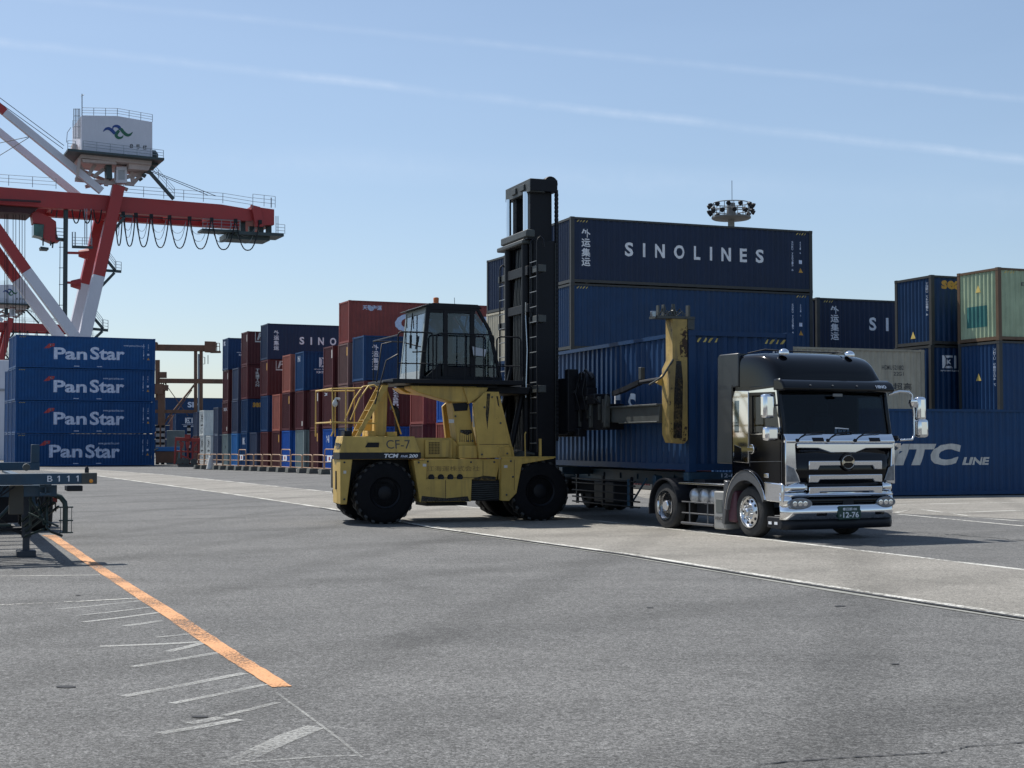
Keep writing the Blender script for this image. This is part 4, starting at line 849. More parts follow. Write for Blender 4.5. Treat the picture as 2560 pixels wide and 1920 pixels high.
for yc, w_ in ((Y0 + .28, .27), (Y1 - .26, .23)):
    P = [(yc + w_ * math.cos(q) * (1 if math.cos(q) > 0 else .92), .665 + .105 * math.sin(q)) for q in [i * math.pi / 12 for i in range(24)]]
    hl = MB().prism(P, bow(yc) + .0, bow(yc) + .068, ax='x').build('headlight', M_lamp, TR, bevel=.012)
    for dy in (-.12, .0, .11): MB().lathe((bow(yc) + .066, yc + dy, .665), [(-.01, .05), (.004, .048), (.006, .038), (.002, .001)], 'x', 18).build('reflector_bowl', M_chrome, hl, smooth=50)
for y in (.62, 1.95): front_shell(.425, .53, y - .11, y + .11, .048, .01, 'tow_eye_opening', M_cab, n=2)
m = MB()
for y in (.32, .42, .52, 2.0, 2.08, 2.16): m.box(bow(y) + .008, y, .27, bow(y) + .016, y + .06, .285)
m.build('air_dam_slots', M_silver, TR)
# grille: black field, chrome surround top, three chrome bars, round emblem
front_shell(.86, 1.66, .06, Y1 - .10, -.012, .03, 'grille_panel', M_cab)
V, F = [], []
MB().prism([(1.10, 1.75), (1.235, 1.75), (1.25, 1.79), (1.215, 1.855), (1.165, 1.925), (1.10, 1.925)], Y0 + .01, Y1 - .01).build('cowl_upper', M_chrome, TR, bevel=.015)
P = [(Y0 + .24, 1.745), (Y0 + .24, 1.66), (.58, 1.655), (.86, 1.575), (1.42, 1.575), (1.66, 1.655), (Y1 - .06, 1.66), (Y1 - .06, 1.745)]
MB().prism(P, 1.20, 1.255, ax='x').build('grille_crown', M_chrome, TR, bevel=.015)
def bar(z, h_, nm='grille_bar'):
    b = MB(); b.prism([(.36, z - h_), (.36, z + .11 - 0), (2.02, z + .11), (2.02, z - h_), (1.84, z - h_), (1.80, z + .02), (.60, z + .02), (.56, z - h_)], 1.222, 1.275, ax='x')
    b.build(nm, M_chrome, TR, bevel=.012)
bar(1.32, .05); bar(1.07, .03); bar(.852, .03)
em = MB().lathe((1.262, 1.22, 1.405), [(-.02, .165), (.015, .165), (.03, .15), (.03, .001)], 'x', 36).build('emblem_disc', M_cab, TR, smooth=40)
er = MB(); er.tube([(1.298, 1.22 + .135 * math.cos(q), 1.405 + .118 * math.sin(q)) for q in [i * math.pi / 18 for i in range(37)]], .011, 6)
er.box(1.288, 1.22 - .125, 1.397, 1.304, 1.22 + .125, 1.413)
for s_ in (-1, 1): er.prism([(1.22 + s_ * .125, 1.365), (1.22 + s_ * .125, 1.445), (1.22 + s_ * .075, 1.42), (1.22 + s_ * .075, 1.39)], 1.29, 1.302, ax='x')
er.build('emblem', mat('bronze_chrome', (.55, .50, .42), .15, 1), em, smooth=60)
pt_ = MB().box(1.295, .98, .365, 1.312, 1.47, .61).build('number_plate', M_plate, TR, bevel=.006)
for y in (.96, 1.45): MB().box(1.285, y, .40, 1.318, y + .04, .53).build('plate_clip', M_plate, pt_, bevel=.01)
V, F = fit_text('12-76', 1.08, .395, 1.435, .50, bold=.02); paint_on('plate_number', V, F, lambda a, b: (1.3145, a, b), M_white, pt_)
V, F = fit_text('春日部100', 1.07, .525, 1.39, .58, bold=.02); paint_on('plate_region', V, F, lambda a, b: (1.3145, a, b), M_white, pt_)
V, F = fit_text('か', 1.0, .42, 1.04, .46, bold=.02); paint_on('plate_kana', V, F, lambda a, b: (1.3145, a, b), M_white, pt_)
MB().box(1.24, 1.12, .60, 1.262, 1.36, .72).build('grille_badge_box', M_dark, TR)
for y0_, y1_ in ((.12, .75), (.80, 1.42), (1.42, 2.05)):
    MB().tube([(1.27, y0_, 1.80), (1.235, y0_ + .10, 1.87), (1.20, y0_ + .25, 1.93), (1.19, y1_ + .02, 1.965)], .012, 6).build('wiper', M_dark, TR)
    MB().lathe((1.25, y0_, 1.80), [(-.03, .035), (.02, .03)], 'x', 10).build('wiper_pivot', M_dark, TR)
for y in (.46, 1.75): MB().prism([(1.235, 1.78), (1.258, 1.785), (1.222, 1.855), (1.20, 1.85)], y, y + .26).build('cowl_vent', M_cab, TR, bevel=.01)
# mirrors
def mirror(px, y, zc, hx, hy, hz, nm='mirror'):
    return MB().box(px - hx, y - hy, zc - hz, px + hx, y + hy, zc + hz).build(nm, M_chrome, TR, bevel=.055)
mirror(.96, Y0 - .20, 2.42, .09, .115, .22); mirror(1.02, Y0 - .18, 1.92, .09, .14, .13)
m = MB(); m.tube([(.96, Y0 - .2, 2.42), (1.02, Y0 + .02, 2.44)], .018, 6); m.tube([(1.02, Y0 - .18, 1.92), (1.06, Y0 + .02, 1.88)], .018, 6); m.build('mirror_arm', M_dark, TR)
m = MB(); m.tube([(1.12, Y1 - .05, 2.66), (1.20, Y1 + .15, 2.72), (1.22, Y1 + .36, 2.71), (1.22, Y1 + .42, 2.66), (1.22, Y1 + .47, 2.30), (1.22, Y1 + .47, 1.92), (1.22, Y1 + .42, 1.82), (1.22, Y1 + .12, 1.81)], .022, 8); m.build('mirror_frame', M_alu, TR, smooth=60)
mirror(1.24, Y1 + .60, 2.40, .08, .10, .22); mirror(1.25, Y1 + .62, 2.03, .08, .12, .17)
m = MB(); m.lathe((1.26, Y1 + .42, 2.50), [(-.08, .05), (0, .09), (.06, .08)], 'z', 16); m.build('wide_angle_mirror', M_chrome, TR, smooth=50)
MB().lathe((1.15, Y1 + .06, 1.84), [(-.05, .05), (0, .085), (.05, .07)], 'z', 14).build('corner_mirror', M_cab, TR, smooth=50)
MB().lathe((1.17, Y1 + .08, 1.70), [(-.08, .03), (-.04, .08), (.05, .085)], 'z', 14).build('side_turn_lamp', M_chrome, TR, smooth=50)
# ================================================================== container handler (forklift)
FO = (.62, 32.5); FA = 20.5
FK = thing('container_forklift', 'worn yellow container forklift with black cab and tall black mast gripping the lifted container', 'forklift', (FO[0], FO[1], 0), FA)
TYRE = mat('black_worn_tyre', (.006, .006, .0075), .8, spec=.2, var=.35, scale=5, bump=.4)
for y, fl_ in ((0, 1), (2.85, -1)):
    wheel('wheel', FK, .03, y, .675, .68, .42, .34, 'dozer', TYRE, fl_)
    wheel('wheel', FK, .03, y + fl_ * .46, .675, .68, .42, .34, 'plain', TYRE, fl_)
for y, fl_ in ((.02, 1), (2.12, -1)): wheel('wheel', FK, -3.58, y, .67, .675, .44, .33, 'dozer', TYRE, fl_)
m = MB(); m.box(-.2, .9, .5, .3, 2.0, .85); m.box(-3.75, .45, .5, -3.4, 1.7, .8); m.build('axle', M_dark, FK, bevel=.03)
# counterweight: plan outline with big chamfers, sloping upper part
def hull(levels):
    """levels: list of (z, [(x, y)...]) with equal counts"""
    V = [(x, y, z) for z, P in levels for x, y in P]; n = len(levels[0][1]); F = [tuple(range(n))[::-1]]
    for k in range(len(levels) - 1):
        for i in range(n): F.append((k * n + i, k * n + (i + 1) % n, (k + 1) * n + (i + 1) % n, (k + 1) * n + i))
    F.append(tuple(range(len(levels) * n - n, len(levels) * n))); return MB().add(V, F)
def cw(g, xf): return [(-4.60 + g, g), (xf, g), (xf, 2.14 - g), (-4.15 + g * .7, 2.14 - g), (-4.42 + g * .7, 1.3), (-4.60 + g * .7, .6)]
hull([(1.40, cw(0, -2.80)), (1.555, cw(0, -2.80)), (1.90, cw(.10, -2.90))]).build('counterweight', M_yel, FK, bevel=.015)
hull([(1.405, cw(-.008, -2.79)), (1.55, cw(-.008, -2.79))]).build('dark_stripe', M_dark, FK)
MB().box(-4.40, .55, .75, -2.85, 1.65, 1.40).build('wheel_well', M_blk, FK)
MB().prism([(-4.58, .44), (-4.44, .44), (-4.32, 1.40), (-4.59, 1.40)], .0, .30).build('rear_leg', M_yel, FK, bevel=.015)
hull([(.44, [(-4.58, .3), (-4.4, .3), (-4.1, 1.7), (-4.28, 1.7), (-4.5, 1.0)]), (1.40, [(-4.59, .3), (-4.4, .3), (-4.1, 1.7), (-4.28, 1.7), (-4.52, 1.0)])]).build('rear_plate', M_yel, FK, bevel=.015)
MB().box(-4.595, .36, .75, -4.56, .44, 1.15).build('rear_slot', M_dark, FK)
MB().prism([(-3.95, .44), (-3.9, 1.40), (-4.14, 1.40), (-4.14, .44)], 1.84, 2.12).build('rear_leg', M_yel, FK, bevel=.015)
MB().prism([(-4.09, 1.585), (-3.74, 1.585), (-3.72, 1.765), (-3.97, 1.765)], .03, .10).build('side_recess', M_blk, FK)
def ftext(s, x0, z0, x1, z1, m, y=-.004, bold=.02, shear=0, slope=0, **k):
    V, F = fit_text(s, x0, z0, x1, z1, bold=bold, shear=shear, **k); return paint_on('lettering', V, F, lambda a, b: (a, y + slope * (b - 1.555), b), m, FK)
ftext('CF-7', -3.56, 1.63, -3.02, 1.82, M_txtblk, y=-.004, bold=.0, slope=.29)
ftext('TCM', -3.62, 1.435, -3.30, 1.52, M_white, y=-.012, bold=.04, shear=.2); ftext('FHR', -3.25, 1.44, -3.09, 1.49, M_dimwhite, y=-.012, shear=.2); ftext('200', -3.07, 1.435, -2.86, 1.51, M_white, y=-.012, bold=.04, shear=.2)
V, F = fit_text('TCM', 0, 1.62, .34, 1.76, bold=.04); ca, sa = -4.78 + .02, .43
paint_on('lettering', V, F, lambda a, b: (-4.606 + (b - 1.555) * .215, .50 - a * 1.2, b), M_txtblk, FK)
# main frame behind the counterweight
MB().prism([(-2.95, 1.38), (-2.80, .46), (-1.62, .46), (-1.60, .95), (-2.66, .96), (-2.64, 1.38)], .02, .45).build('side_tank', M_yel, FK, bevel=.015)
MB().prism([(-2.66, .96), (-1.0, .92), (-.90, 1.40), (-2.66, 1.40)], .10, .2).build('frame_side', M_yel, FK, bevel=.01)
MB().prism([(-2.66, .96), (-.9, .92), (-.90, 1.38), (-2.66, 1.38)], 1.9, 2.7).build('frame_side', M_yel, FK, bevel=.01)
ftext('江海運株式会社', -2.62, 1.13, -1.40, 1.25, M_txtgold, y=.096, bold=.0)
m = MB()
for i in range(4): m.lathe((-2.52 + i * .22, .08, 1.0), [(.02, .001), (.0, .07), (.2, .08)], 'y', 14)
m.build('filter_caps', M_dark, FK, smooth=40)
m = MB(); m.box(-1.62, .10, .47, -.92, .5, .92); m.build('battery_bay', M_blk, FK)
m = MB()
for i in range(8): m.tube([(-1.6, .08, .52 + i * .045), (-1.3, .06, .50 + i * .05), (-.95, .08, .53 + i * .045)], .012, 5)
m.build('bay_louvres', M_grease, FK)
MB().prism([(-.92, .47), (-.74, .46), (-.56, .64), (-.43, 1.28), (.35, 1.405), (.35, 1.43), (-.92, 1.42)], -.02, .04).build('drive_fender_side', M_yel, FK, bevel=.008)
MB().box(-.95, -.03, 1.42, .38, .95, 1.45).build('drive_fender_deck', M_yel, FK, bevel=.006); MB().box(-.95, 1.85, 1.42, .38, 2.85, 1.45).build('drive_fender_deck', M_yel, FK, bevel=.006)
MB().box(-.93, .0, .48, -.88, .9, 1.4).build('fender_bulkhead', M_yel, FK)
MB().box(-2.7, .4, .46, -.9, 2.2, 1.36).build('chassis_core', M_grease, FK)
MB().box(-2.55, .35, .36, -1.6, 1.2, .44).build('belly_plate', M_dark, FK)
# engine hood with grille, front bulkhead box
MB().box(-2.90, .30, 1.40, -1.95, 1.9, 1.87).build('engine_hood', M_yel, FK, bevel=.03)
MB().prism([(-1.95, 1.40), (-1.75, 1.40), (-1.76, 1.68), (-1.95, 1.86)], .35, 1.85).build('hood_slope', M_yel, FK, bevel=.02)
p = MB().box(-2.62, .24, 1.43, -2.06, .302, 1.83).build('engine_door', M_yel, FK, bevel=.015)
MB().box(-2.54, .236, 1.50, -2.28, .246, 1.78).build('grille_opening', M_blk, p)
m = MB()
for i in range(8): m.box(-2.54 + i * .034, .230, 1.5, -2.532 + i * .034, .236, 1.78)
for i in range(9): m.box(-2.54, .230, 1.5 + i * .034, -2.28, .235, 1.508 + i * .034)
m.build('grille_mesh', M_yel, p)
MB().box(-1.86, .15, 1.41, -1.42, .9, 1.70).build('hydraulic_tank', M_yel, FK, bevel=.02)
m = MB(); m.tube([(-3.07, .9, 1.85), (-3.07, .9, 2.45), (-3.10, .9, 2.52), (-3.22, .88, 2.56)], .058, 12); m.build('exhaust_stack', M_dark, FK, smooth=50)
# rear ladder column, cab support arch
MB().prism([(-3.70, 1.90), (-3.42, 1.90), (-3.38, 3.05), (-3.55, 3.05), (-3.68, 2.7)], .55, .75).build('rear_post', M_yel, FK, bevel=.02)
MB().prism([(-3.70, 1.90), (-3.42, 1.90), (-3.40, 2.3), (-3.68, 2.3)], 1.4, 1.6).build('rear_post', M_yel, FK, bevel=.02)
m = MB(); m.box(-3.85, .45, 1.90, -3.68, .8, 2.02); m.box(-3.42, .45, 1.90, -3.2, .8, 2.0); m.build('post_bracket', M_yel, FK, bevel=.01)
MB().tube([(-3.05, .65, 1.95), (-3.38, .62, 2.9)], .018, 6).build('stay_rod', M_yel, FK)
la = MB()
for yy in (.22, .66): la.prism([(-4.20, 1.90), (-4.10, 1.90), (-3.46, 3.02), (-3.60, 3.02)], yy, yy + .03)
for i in range(5):
    k = (i + .5) / 5; x = -4.15 + .62 * k; z = 1.92 + 1.08 * k; la.box(x - .05, .22, z, x + .09, .68, z + .02)
la.build('ladder', M_yel, FK)
hr = MB()
for yy in (.20, .70): hr.tube([(-4.32, yy, 2.25), (-4.12, yy, 2.72), (-3.92, yy, 3.0), (-3.80, yy, 3.02), (-3.72, yy, 2.95)], .016, 6)
hr.tube([(-4.72, .3, 1.9), (-4.68, .3, 2.0), (-4.70, .3, 2.93), (-4.05, .3, 2.95)], .018, 6); hr.tube([(-4.72, .3, 2.20), (-3.7, .3, 2.18)], .018, 6); hr.tube([(-4.4, .3, 1.92), (-4.4, .3, 2.94)], .016, 6)
hr.tube([(-4.70, 1.9, 1.9), (-4.70, 1.9, 2.93), (-3.8, 1.9, 2.95)], .018, 6); hr.tube([(-4.70, .3, 2.93), (-4.70, 1.9, 2.93)], .018, 6); hr.tube([(-4.70, .3, 2.2), (-4.70, 1.9, 2.2)], .018, 6)
for x in (-4.25, -4.0, -3.8): hr.tube([(x, 1.9, 1.9), (x, 1.9, 2.93)], .014, 6)
hr.build('handrail', M_yel, FK, smooth=60)
m = MB(); m.lathe((-4.66, .22, 2.62), [(-.09, .02), (-.05, .055), (0, .06), (.06, .03)], 'z', 12); m.tube([(-4.66, .22, 2.66), (-4.62, .28, 2.72), (-4.55, .22, 2.70)], .03, 6); m.build('work_lamp', M_creamtxt, FK, smooth=50)
MB().box(-4.45, .2, 1.90, -4.28, .5, 2.02).build('rear_lamp_box', M_blk, FK, bevel=.02)
# cab support: slanted front column pair and box beam
MB().prism([(-1.84, 1.70), (-1.42, 1.68), (-1.58, 2.68), (-1.98, 2.66)], .30, .75).build('front_column', M_yel, FK, bevel=.02)
MB().prism([(-1.92, 2.46), (-1.62, 2.48), (-1.59, 2.66), (-1.97, 2.64)], .292, .31).build('column_recess', M_blk, FK)
MB().prism([(-1.42, 1.41), (-.63, 1.44), (-1.00, 2.90), (-1.26, 2.90), (-1.56, 2.62)], .05, .13).build('mast_support', M_yel, FK, bevel=.012)
MB().prism([(-1.42, 1.41), (-.63, 1.44), (-1.00, 2.90), (-1.26, 2.90), (-1.56, 2.62)], 2.3, 2.4).build('mast_support', M_yel, FK, bevel=.012)
MB().prism([(-.63, 1.44), (-.58, 1.44), (-.96, 2.90), (-1.01, 2.90)], .05, .45).build('support_flange', M_yel, FK)
MB().prism([(-2.95, 3.02), (-1.40, 3.02), (-1.40, 2.66), (-1.98, 2.66), (-2.75, 2.86), (-2.95, 2.96)], .25, .8).build('cab_beam', M_yel, FK, bevel=.02)
MB().prism([(-1.62, 2.62), (-1.22, 2.86), (-1.15, 3.0), (-1.75, 3.0)], .2, .9).build('beam_gusset', M_yel, FK, bevel=.02)
MB().prism([(-2.9, 3.02), (-1.0, 3.02), (-1.0, 2.75), (-2.7, 2.9)], 1.5, 2.0).build('cab_beam', M_yel, FK, bevel=.02)
# operator platform
m = MB(); m.box(-3.40, .1, 3.06, -.35, 2.25, 3.16); m.box(-2.75, .3, 2.98, -.9, 2.1, 3.06); m.box(-3.62, .12, 3.06, -3.3, .8, 3.10); m.build('cab_platform', M_blk, FK, bevel=.01)
MB().prism([(-1.1, 2.88), (-.1, 2.86), (-.05, 3.02), (-1.1, 3.06)], .4, 1.9).build('platform_nose', M_blk, FK, bevel=.02)
# black cab: frame posts, panels, windows
CB0, CB1 = .42, 2.0
fr = MB()
corners = {'rb': (-2.66, 3.17), 'rt': (-2.50, 4.80), 'ft': (-1.36, 4.80), 'fm': (-1.05, 4.30), 'fb': (-.78, 3.17)}
for y in (CB0, CB1):
    P3 = lambda k: (corners[k][0], y, corners[k][1])
    fr.beam(P3('rb'), P3('rt'), .09, .09, up=(0, 1, 0)); fr.beam(P3('ft'), P3('fm'), .07, .07, up=(0, 1, 0)); fr.beam(P3('fm'), P3('fb'), .07, .07, up=(0, 1, 0)); fr.beam(P3('rt'), P3('ft'), .09, .14); fr.beam(P3('rb'), P3('fb'), .09, .14)
    fr.box(-2.15, y - .04, 3.17, -2.05, y + .04, 4.8); fr.box(-1.52, y - .04, 3.17, -1.42, y + .04, 4.8); fr.box(-2.05, y - .02, 3.17, -1.5, y + .02, 3.46)
    fr.prism([(-2.62, 3.17), (-2.2, 3.17), (-2.2, 3.55)], y - .02, y + .02); fr.box(-2.5, y - .03, 4.66, -1.4, y + .03, 4.80)
for k in ('rb', 'rt', 'ft', 'fb'): fr.beam((corners[k][0], CB0, corners[k][1]), (corners[k][0], CB1, corners[k][1]), .08, .10)
fr.build('cab_frame', M_blk, FK, bevel=.008)
MB().prism([(-2.66, 4.80), (-2.4, 4.88), (-1.34, 4.87), (-1.24, 4.78), (-2.7, 4.78)], CB0 - .05, CB1 + .06).build('cab_roof', M_blk, FK, bevel=.015)
rr_ = MB(); rr_.add([(-2.695, CB0 + .06, 3.30), (-2.695, CB1 - .06, 3.30), (-2.545, CB1 - .06, 4.72), (-2.545, CB0 + .06, 4.72)], [(0, 1, 2, 3)]); 
MB().prism([(-2.71, 3.17), (-2.66, 3.17), (-2.64, 3.36), (-2.69, 3.36)], CB0, CB1).build('rear_lower_panel', mat('pale_cab_panel', (.30, .33, .33), .45), FK)
rr_.build('rear_window', M_cabglass, FK)
m = MB()
for y0_, y1_ in ((CB0, CB0 + .07), (CB1 - .07, CB1)): m.prism([(-2.70, 3.3), (-2.66, 3.3), (-2.51, 4.78), (-2.55, 4.78)], y0_, y1_)
m.prism([(-2.57, 4.66), (-2.52, 4.66), (-2.51, 4.80), (-2.55, 4.80)], CB0, CB1); m.build('rear_window_frame', mat('grey_window_frame', (.22, .26, .26), .5), FK)
m = MB(); m.tube([(-2.60, 1.3, 4.72), (-2.66, 1.22, 4.3), (-2.70, 1.15, 3.95)], .014, 5); m.tube([(-2.62, 1.7, 4.72), (-2.66, 1.55, 4.4)], .012, 5); m.tube([(-2.69, 1.14, 4.2), (-2.70, 1.12, 3.9)], .03, 5); m.build('wiper', M_blk, FK)
for nm, y in (('side_window', CB0 - .005), ('side_window', CB1 + .005)):
    MB().prism([(-2.60, 3.3), (-2.15, 3.55), (-2.15, 4.66), (-2.48, 4.66)], y, y + .006).build(nm, M_glass, FK)
    MB().prism([(-1.42, 3.25), (-.83, 3.25), (-1.08, 4.28), (-1.36, 4.66), (-1.42, 4.66)], y, y + .006).build(nm, M_glass, FK)
    MB().prism([(-2.05, 3.46), (-1.52, 3.46), (-1.52, 4.66), (-2.05, 4.66)], y, y + .006).build('door_window', M_glass, FK)
w_ = MB().add([(-.80, CB0 + .05, 3.2), (-.80, CB1 - .05, 3.2), (-1.08, CB1 - .05, 4.3), (-1.08, CB0 + .05, 4.3)], [(0, 1, 2, 3)]); w_.build('front_window', M_cabglass, FK)
w_ = MB().add([(-1.08, CB0 + .05, 4.3), (-1.08, CB1 - .05, 4.3), (-1.37, CB1 - .05, 4.74), (-1.37, CB0 + .05, 4.74)], [(0, 1, 2, 3)]); w_.build('front_window', M_cabglass, FK)
st = MB(); st.box(-2.1, .9, 3.4, -1.65, 1.5, 3.62); st.box(-2.2, .92, 3.6, -2.08, 1.48, 4.25); st.box(-1.8, .75, 3.62, -1.6, .9, 3.8); st.build('operator_seat', M_seat, FK, bevel=.05)
MB().box(-1.35, .8, 3.2, -1.0, 1.6, 3.75).build('control_console', M_seat, FK, bevel=.04); MB().tube([(-1.4 + .08 * math.sin(q), 1.2 + .18 * math.cos(q), 3.85 + .12 * math.sin(q)) for q in [i * math.pi / 8 for i in range(17)]], .014, 6).build('steering_wheel', M_seat, FK)
MB().prism([(-1.47, 3.72), (-1.20, 3.70), (-1.17, 3.86), (-1.50, 3.92)], .30, .315).build('document_board', mat('pale_board', (.42, .45, .50), .5), FK)
MB().lathe((-2.15, .95, 4.88), [(0, .07), (.06, .07), (.065, .06), (.16, .065), (.18, .05)], 'z', 16).build('beacon', M_orange_b, FK, smooth=40)
MB().tube([(-1.62, 1.2, 4.86), (-1.63, 1.2, 5.10)], .006, 4).build('aerial', M_dark, FK)
# platform railings
pr_ = MB()
def loop(x0, x1, y, z0, z1, rad=.08): pr_.tube([(x0, y, z0), (x0, y, z1 - rad), (x0 + rad * .3, y, z1 - rad * .3), (x0 + rad, y, z1), (x1 - rad, y, z1), (x1 - rad * .3, y, z1 - rad * .3), (x1, y, z1 - rad), (x1, y, z0)], .018, 7)
loop(-3.28, -2.48, .12, 3.12, 4.19); loop(-2.40, -1.05, .12, 3.12, 4.18); loop(-.98, -.40, .12, 3.12, 4.14)
for x in (-3.1, -2.85): pr_.tube([(x, .12, 3.14), (x, .12, 4.19)], .014, 6)
for x in (-1.73, -1.5, -1.3): pr_.tube([(x, .12, 3.16), (x, .12, 4.18)], .014, 6)
pr_.tube([(-3.28, .12, 3.50), (-2.48, .12, 3.50)], .014, 6); pr_.tube([(-2.40, .12, 3.50), (-1.05, .12, 3.48)], .014, 6); pr_.tube([(-.98, .12, 3.48), (-.40, .12, 3.48)], .014, 6)
pr_.tube([(-3.28, .12, 4.12), (-3.28, 2.2, 4.12)], .016, 6); pr_.tube([(-3.28, 2.2, 3.1), (-3.28, 2.2, 4.12), (-.5, 2.2, 4.12)], .016, 6); pr_.tube([(-2.95, .12, 3.75), (-2.6, .3, 3.78)], .014, 6)
pr_.tube([(-3.78, .18, 2.6), (-3.55, .12, 3.55), (-3.28, .12, 3.7)], .016, 6); pr_.tube([(-3.62, .66, 3.1), (-3.5, .66, 3.95), (-3.28, .66, 4.0)], .016, 6)
pr_.build('platform_railing', M_blk, FK, smooth=60)
# ---- mast
MY0, MY1 = .66, 2.05
m = MB()
for y0_, y1_ in ((MY0, MY0 + .20), (MY1 - .20, MY1)):
    m.box(.06, y0_, .35, .66, y0_ + .035, 6.45); m.box(.06, y1_ - .035, .35, .66, y1_, 6.45); m.box(.06, y0_, .35, .13, y1_, 6.45); m.box(.58, y0_, .35, .66, y1_, 6.45)
for z, h_ in ((6.45, .17), (5.62, .22), (4.76, .20), (2.9, .2), (1.4, .2)): m.box(-.06, MY0 - .06, z, .08, MY1 + .08, z + h_)
m.build('outer_mast', M_blk, FK, bevel=.01)
m = MB()
for y0_, y1_ in ((MY0 + .16, MY0 + .44), (MY1 - .30, MY1 - .06)): m.box(.10, y0_, .5, .64, y1_, 7.62)
m.box(.05, MY0, 7.60, .72, MY0 + .30, 7.88); m.box(.05, MY1 + .0, 7.60, .72, MY1 + .30, 7.86); m.build('inner_mast', M_blk, FK, bevel=.01)
MB().box(.04, MY0 + .02, 7.58, .42, MY1 + .28, 7.89).build('mast_crosshead', M_grease, FK, bevel=.012)
m = MB()
for y in (1.0, 1.55): m.box(.0, y, 7.66, .05, y + .28, 7.80)
m.build('crosshead_brackets', M_grease, FK, bevel=.01)
for y in (MY0 + .08, MY1 + .02): MB().lathe((.58, y - .02, 7.80), [(0, .17), (.03, .18), (.2, .18), (.22, .17)], 'y', 22).build('chain_sheave', M_blk, FK, smooth=40)
MB().box(-.10, MY0 - .10, 6.50, .12, MY1 + .25, 6.68).build('cylinder_plate', M_grease, FK, bevel=.03); MB().box(-.14, MY0 + .05, 6.36, .1, MY1 + .42, 6.47).build('cylinder_plate', M_grease, FK, bevel=.03)
for y in (MY0 + .20, MY1 - .06):
    MB().lathe((.0, y, 6.55), [(0, .062), (1.04, .062)], 'z', 20).build('cylinder_rod', M_chrome, FK, smooth=40); MB().lathe((.0, y, .6), [(0, .10), (5.8, .10)], 'z', 18).build('lift_cylinder', M_blk, FK, smooth=40)
m = MB()
for y in (MY0 + .05, MY1 - .18):
    for x in (.70, .735): m.box(x, y, 1.8, x + .02, y + .09, 7.66)
    for k in range(60): m.box(.695, y - .005, 1.85 + k * .096, .76, y + .095, 1.85 + k * .096 + .055)
m.build('lift_chain', M_dark, FK)
MB().box(.14, MY0 + .44, 1.0, .30, MY1 - .3, 6.5).build('hose_guard', M_dark, FK, bevel=.03)
m = MB(); m.lathe((.34, MY0 + .72, 6.3), [(0, .12), (1.3, .12)], 'z', 16); m.prism([(MY0 + .45, 6.6), (MY1 - .3, 6.6), (MY1 - .35, 6.8), (MY0 + .62, 7.1)], .28, .34, ax='x'); m.build('centre_cylinder', M_dark, FK, smooth=40)
m = MB()
for i in range(6): y = MY0 + .42 + i * .1; m.tube([(.05 + .02 * (i % 2), y, 6.3), (.0, y + .03, 5.0), (-.03, y, 3.6), (.03, y - .04, 2.2), (.0, y, 1.5)], .016, 5)
m.build('hydraulic_hoses', M_grease, FK); MB().tube([(-.06, .7, 5.0), (-.05, .74, 4.7), (-.04, .66, 3.9), (-.10, .60, 2.8)], .012, 5).build('grease_line', M_steel, FK)
for y0_, top in ((.08, 6.42), (2.14, 6.05)):
    l = MB()
    for yy in (y0_, y0_ + .42): l.tube([(-.02, yy, 1.55), (-.02, yy, top - .1), (.0, yy, top - .02), (.06, yy, top + .03), (.12, yy, top - .03), (.14, yy, top - .2)], .02, 7)
    l.build('mast_ladder_rail', M_blk, FK, smooth=60); l = MB()
    for k in range(13):
        z = 1.75 + k * .345
        if z < top - .2: l.tube([(-.03, y0_, z), (-.03, y0_ + .42, z)], .013, 6)
    l.build('mast_ladder_rungs', M_silver, FK)
    for z in (5.65, 4.5, 2.9): MB().box(.0, y0_ + .0, z, .2, y0_ + .6, z + .16).build('ladder_bracket', M_grease, FK, bevel=.01)
m = MB(); m.tube([(-.55, .75, .95), (.05, .85, 3.6)], .07, 12); m.tube([(-.55, 1.95, .95), (.05, 1.85, 3.6)], .07, 12); m.build('tilt_cylinder', M_blk, FK, smooth=40)
MB().tube([(-.75, .9, 2.95), (.05, .9, 3.02)], .04, 8).build('tilt_link', M_steel, FK)
m = MB(); m.tube([(-.35, -.02, 1.45), (-.36, -.02, 1.95), (-.33, .0, 2.0)], .015, 6); m.box(.02, .05, 1.45, .07, .10, 1.85); m.build('fender_post', M_yel, FK)
gr_ = MB(); gr_.tube([(-.98, -.03, .95), (-.98, -.05, 1.5), (-.94, -.05, 1.66), (-.80, -.05, 1.7), (-.66, -.03, 1.66), (-.62, -.0, 1.45)], .013, 6); gr_.build('grab_handle', M_yel, FK)
m = MB(); m.tube([(-.55, .3, 1.50), (-.3, .4, 1.55), (.0, .3, 1.5)], .03, 6); m.box(-.5, .35, 1.46, -.1, .75, 1.56); m.build('valve_block', M_grease, FK)
# carriage and side spreader
m = MB(); m.box(.78, .3, 1.95, 1.0, 2.5, 3.25); m.box(.95, .0, 1.9, 1.15, 3.0, 2.1); m.box(.95, .0, 2.95, 1.15, 3.0, 3.1); m.box(.78, .2, 2.0, 1.05, .4, 3.45); m.build('carriage', M_blk, FK, bevel=.02)
m = MB(); m.lathe((1.1, -.1, 3.08), [(-.12, .30), (.12, .30)], 'x', 24); m.tube([(1.0, .6, 3.0), (1.1, -.1, 3.42), (1.1, -.5, 3.2)], .035, 8); m.box(.95, -.5, 2.5, 1.2, .5, 3.0); m.build('rotator_unit', M_blk, FK, bevel=.02)
m = MB(); m.box(1.05, -1.3, 2.05, 1.5, 5.4, 2.62); m.box(.95, -.9, 2.62, 1.35, 1.4, 2.85); m.build('spreader_beam', M_blk, FK, bevel=.02)
m = MB()
for z in (2.12, 2.55): m.box(1.02, -1.45, z, 1.06, -1.30, z + .09)
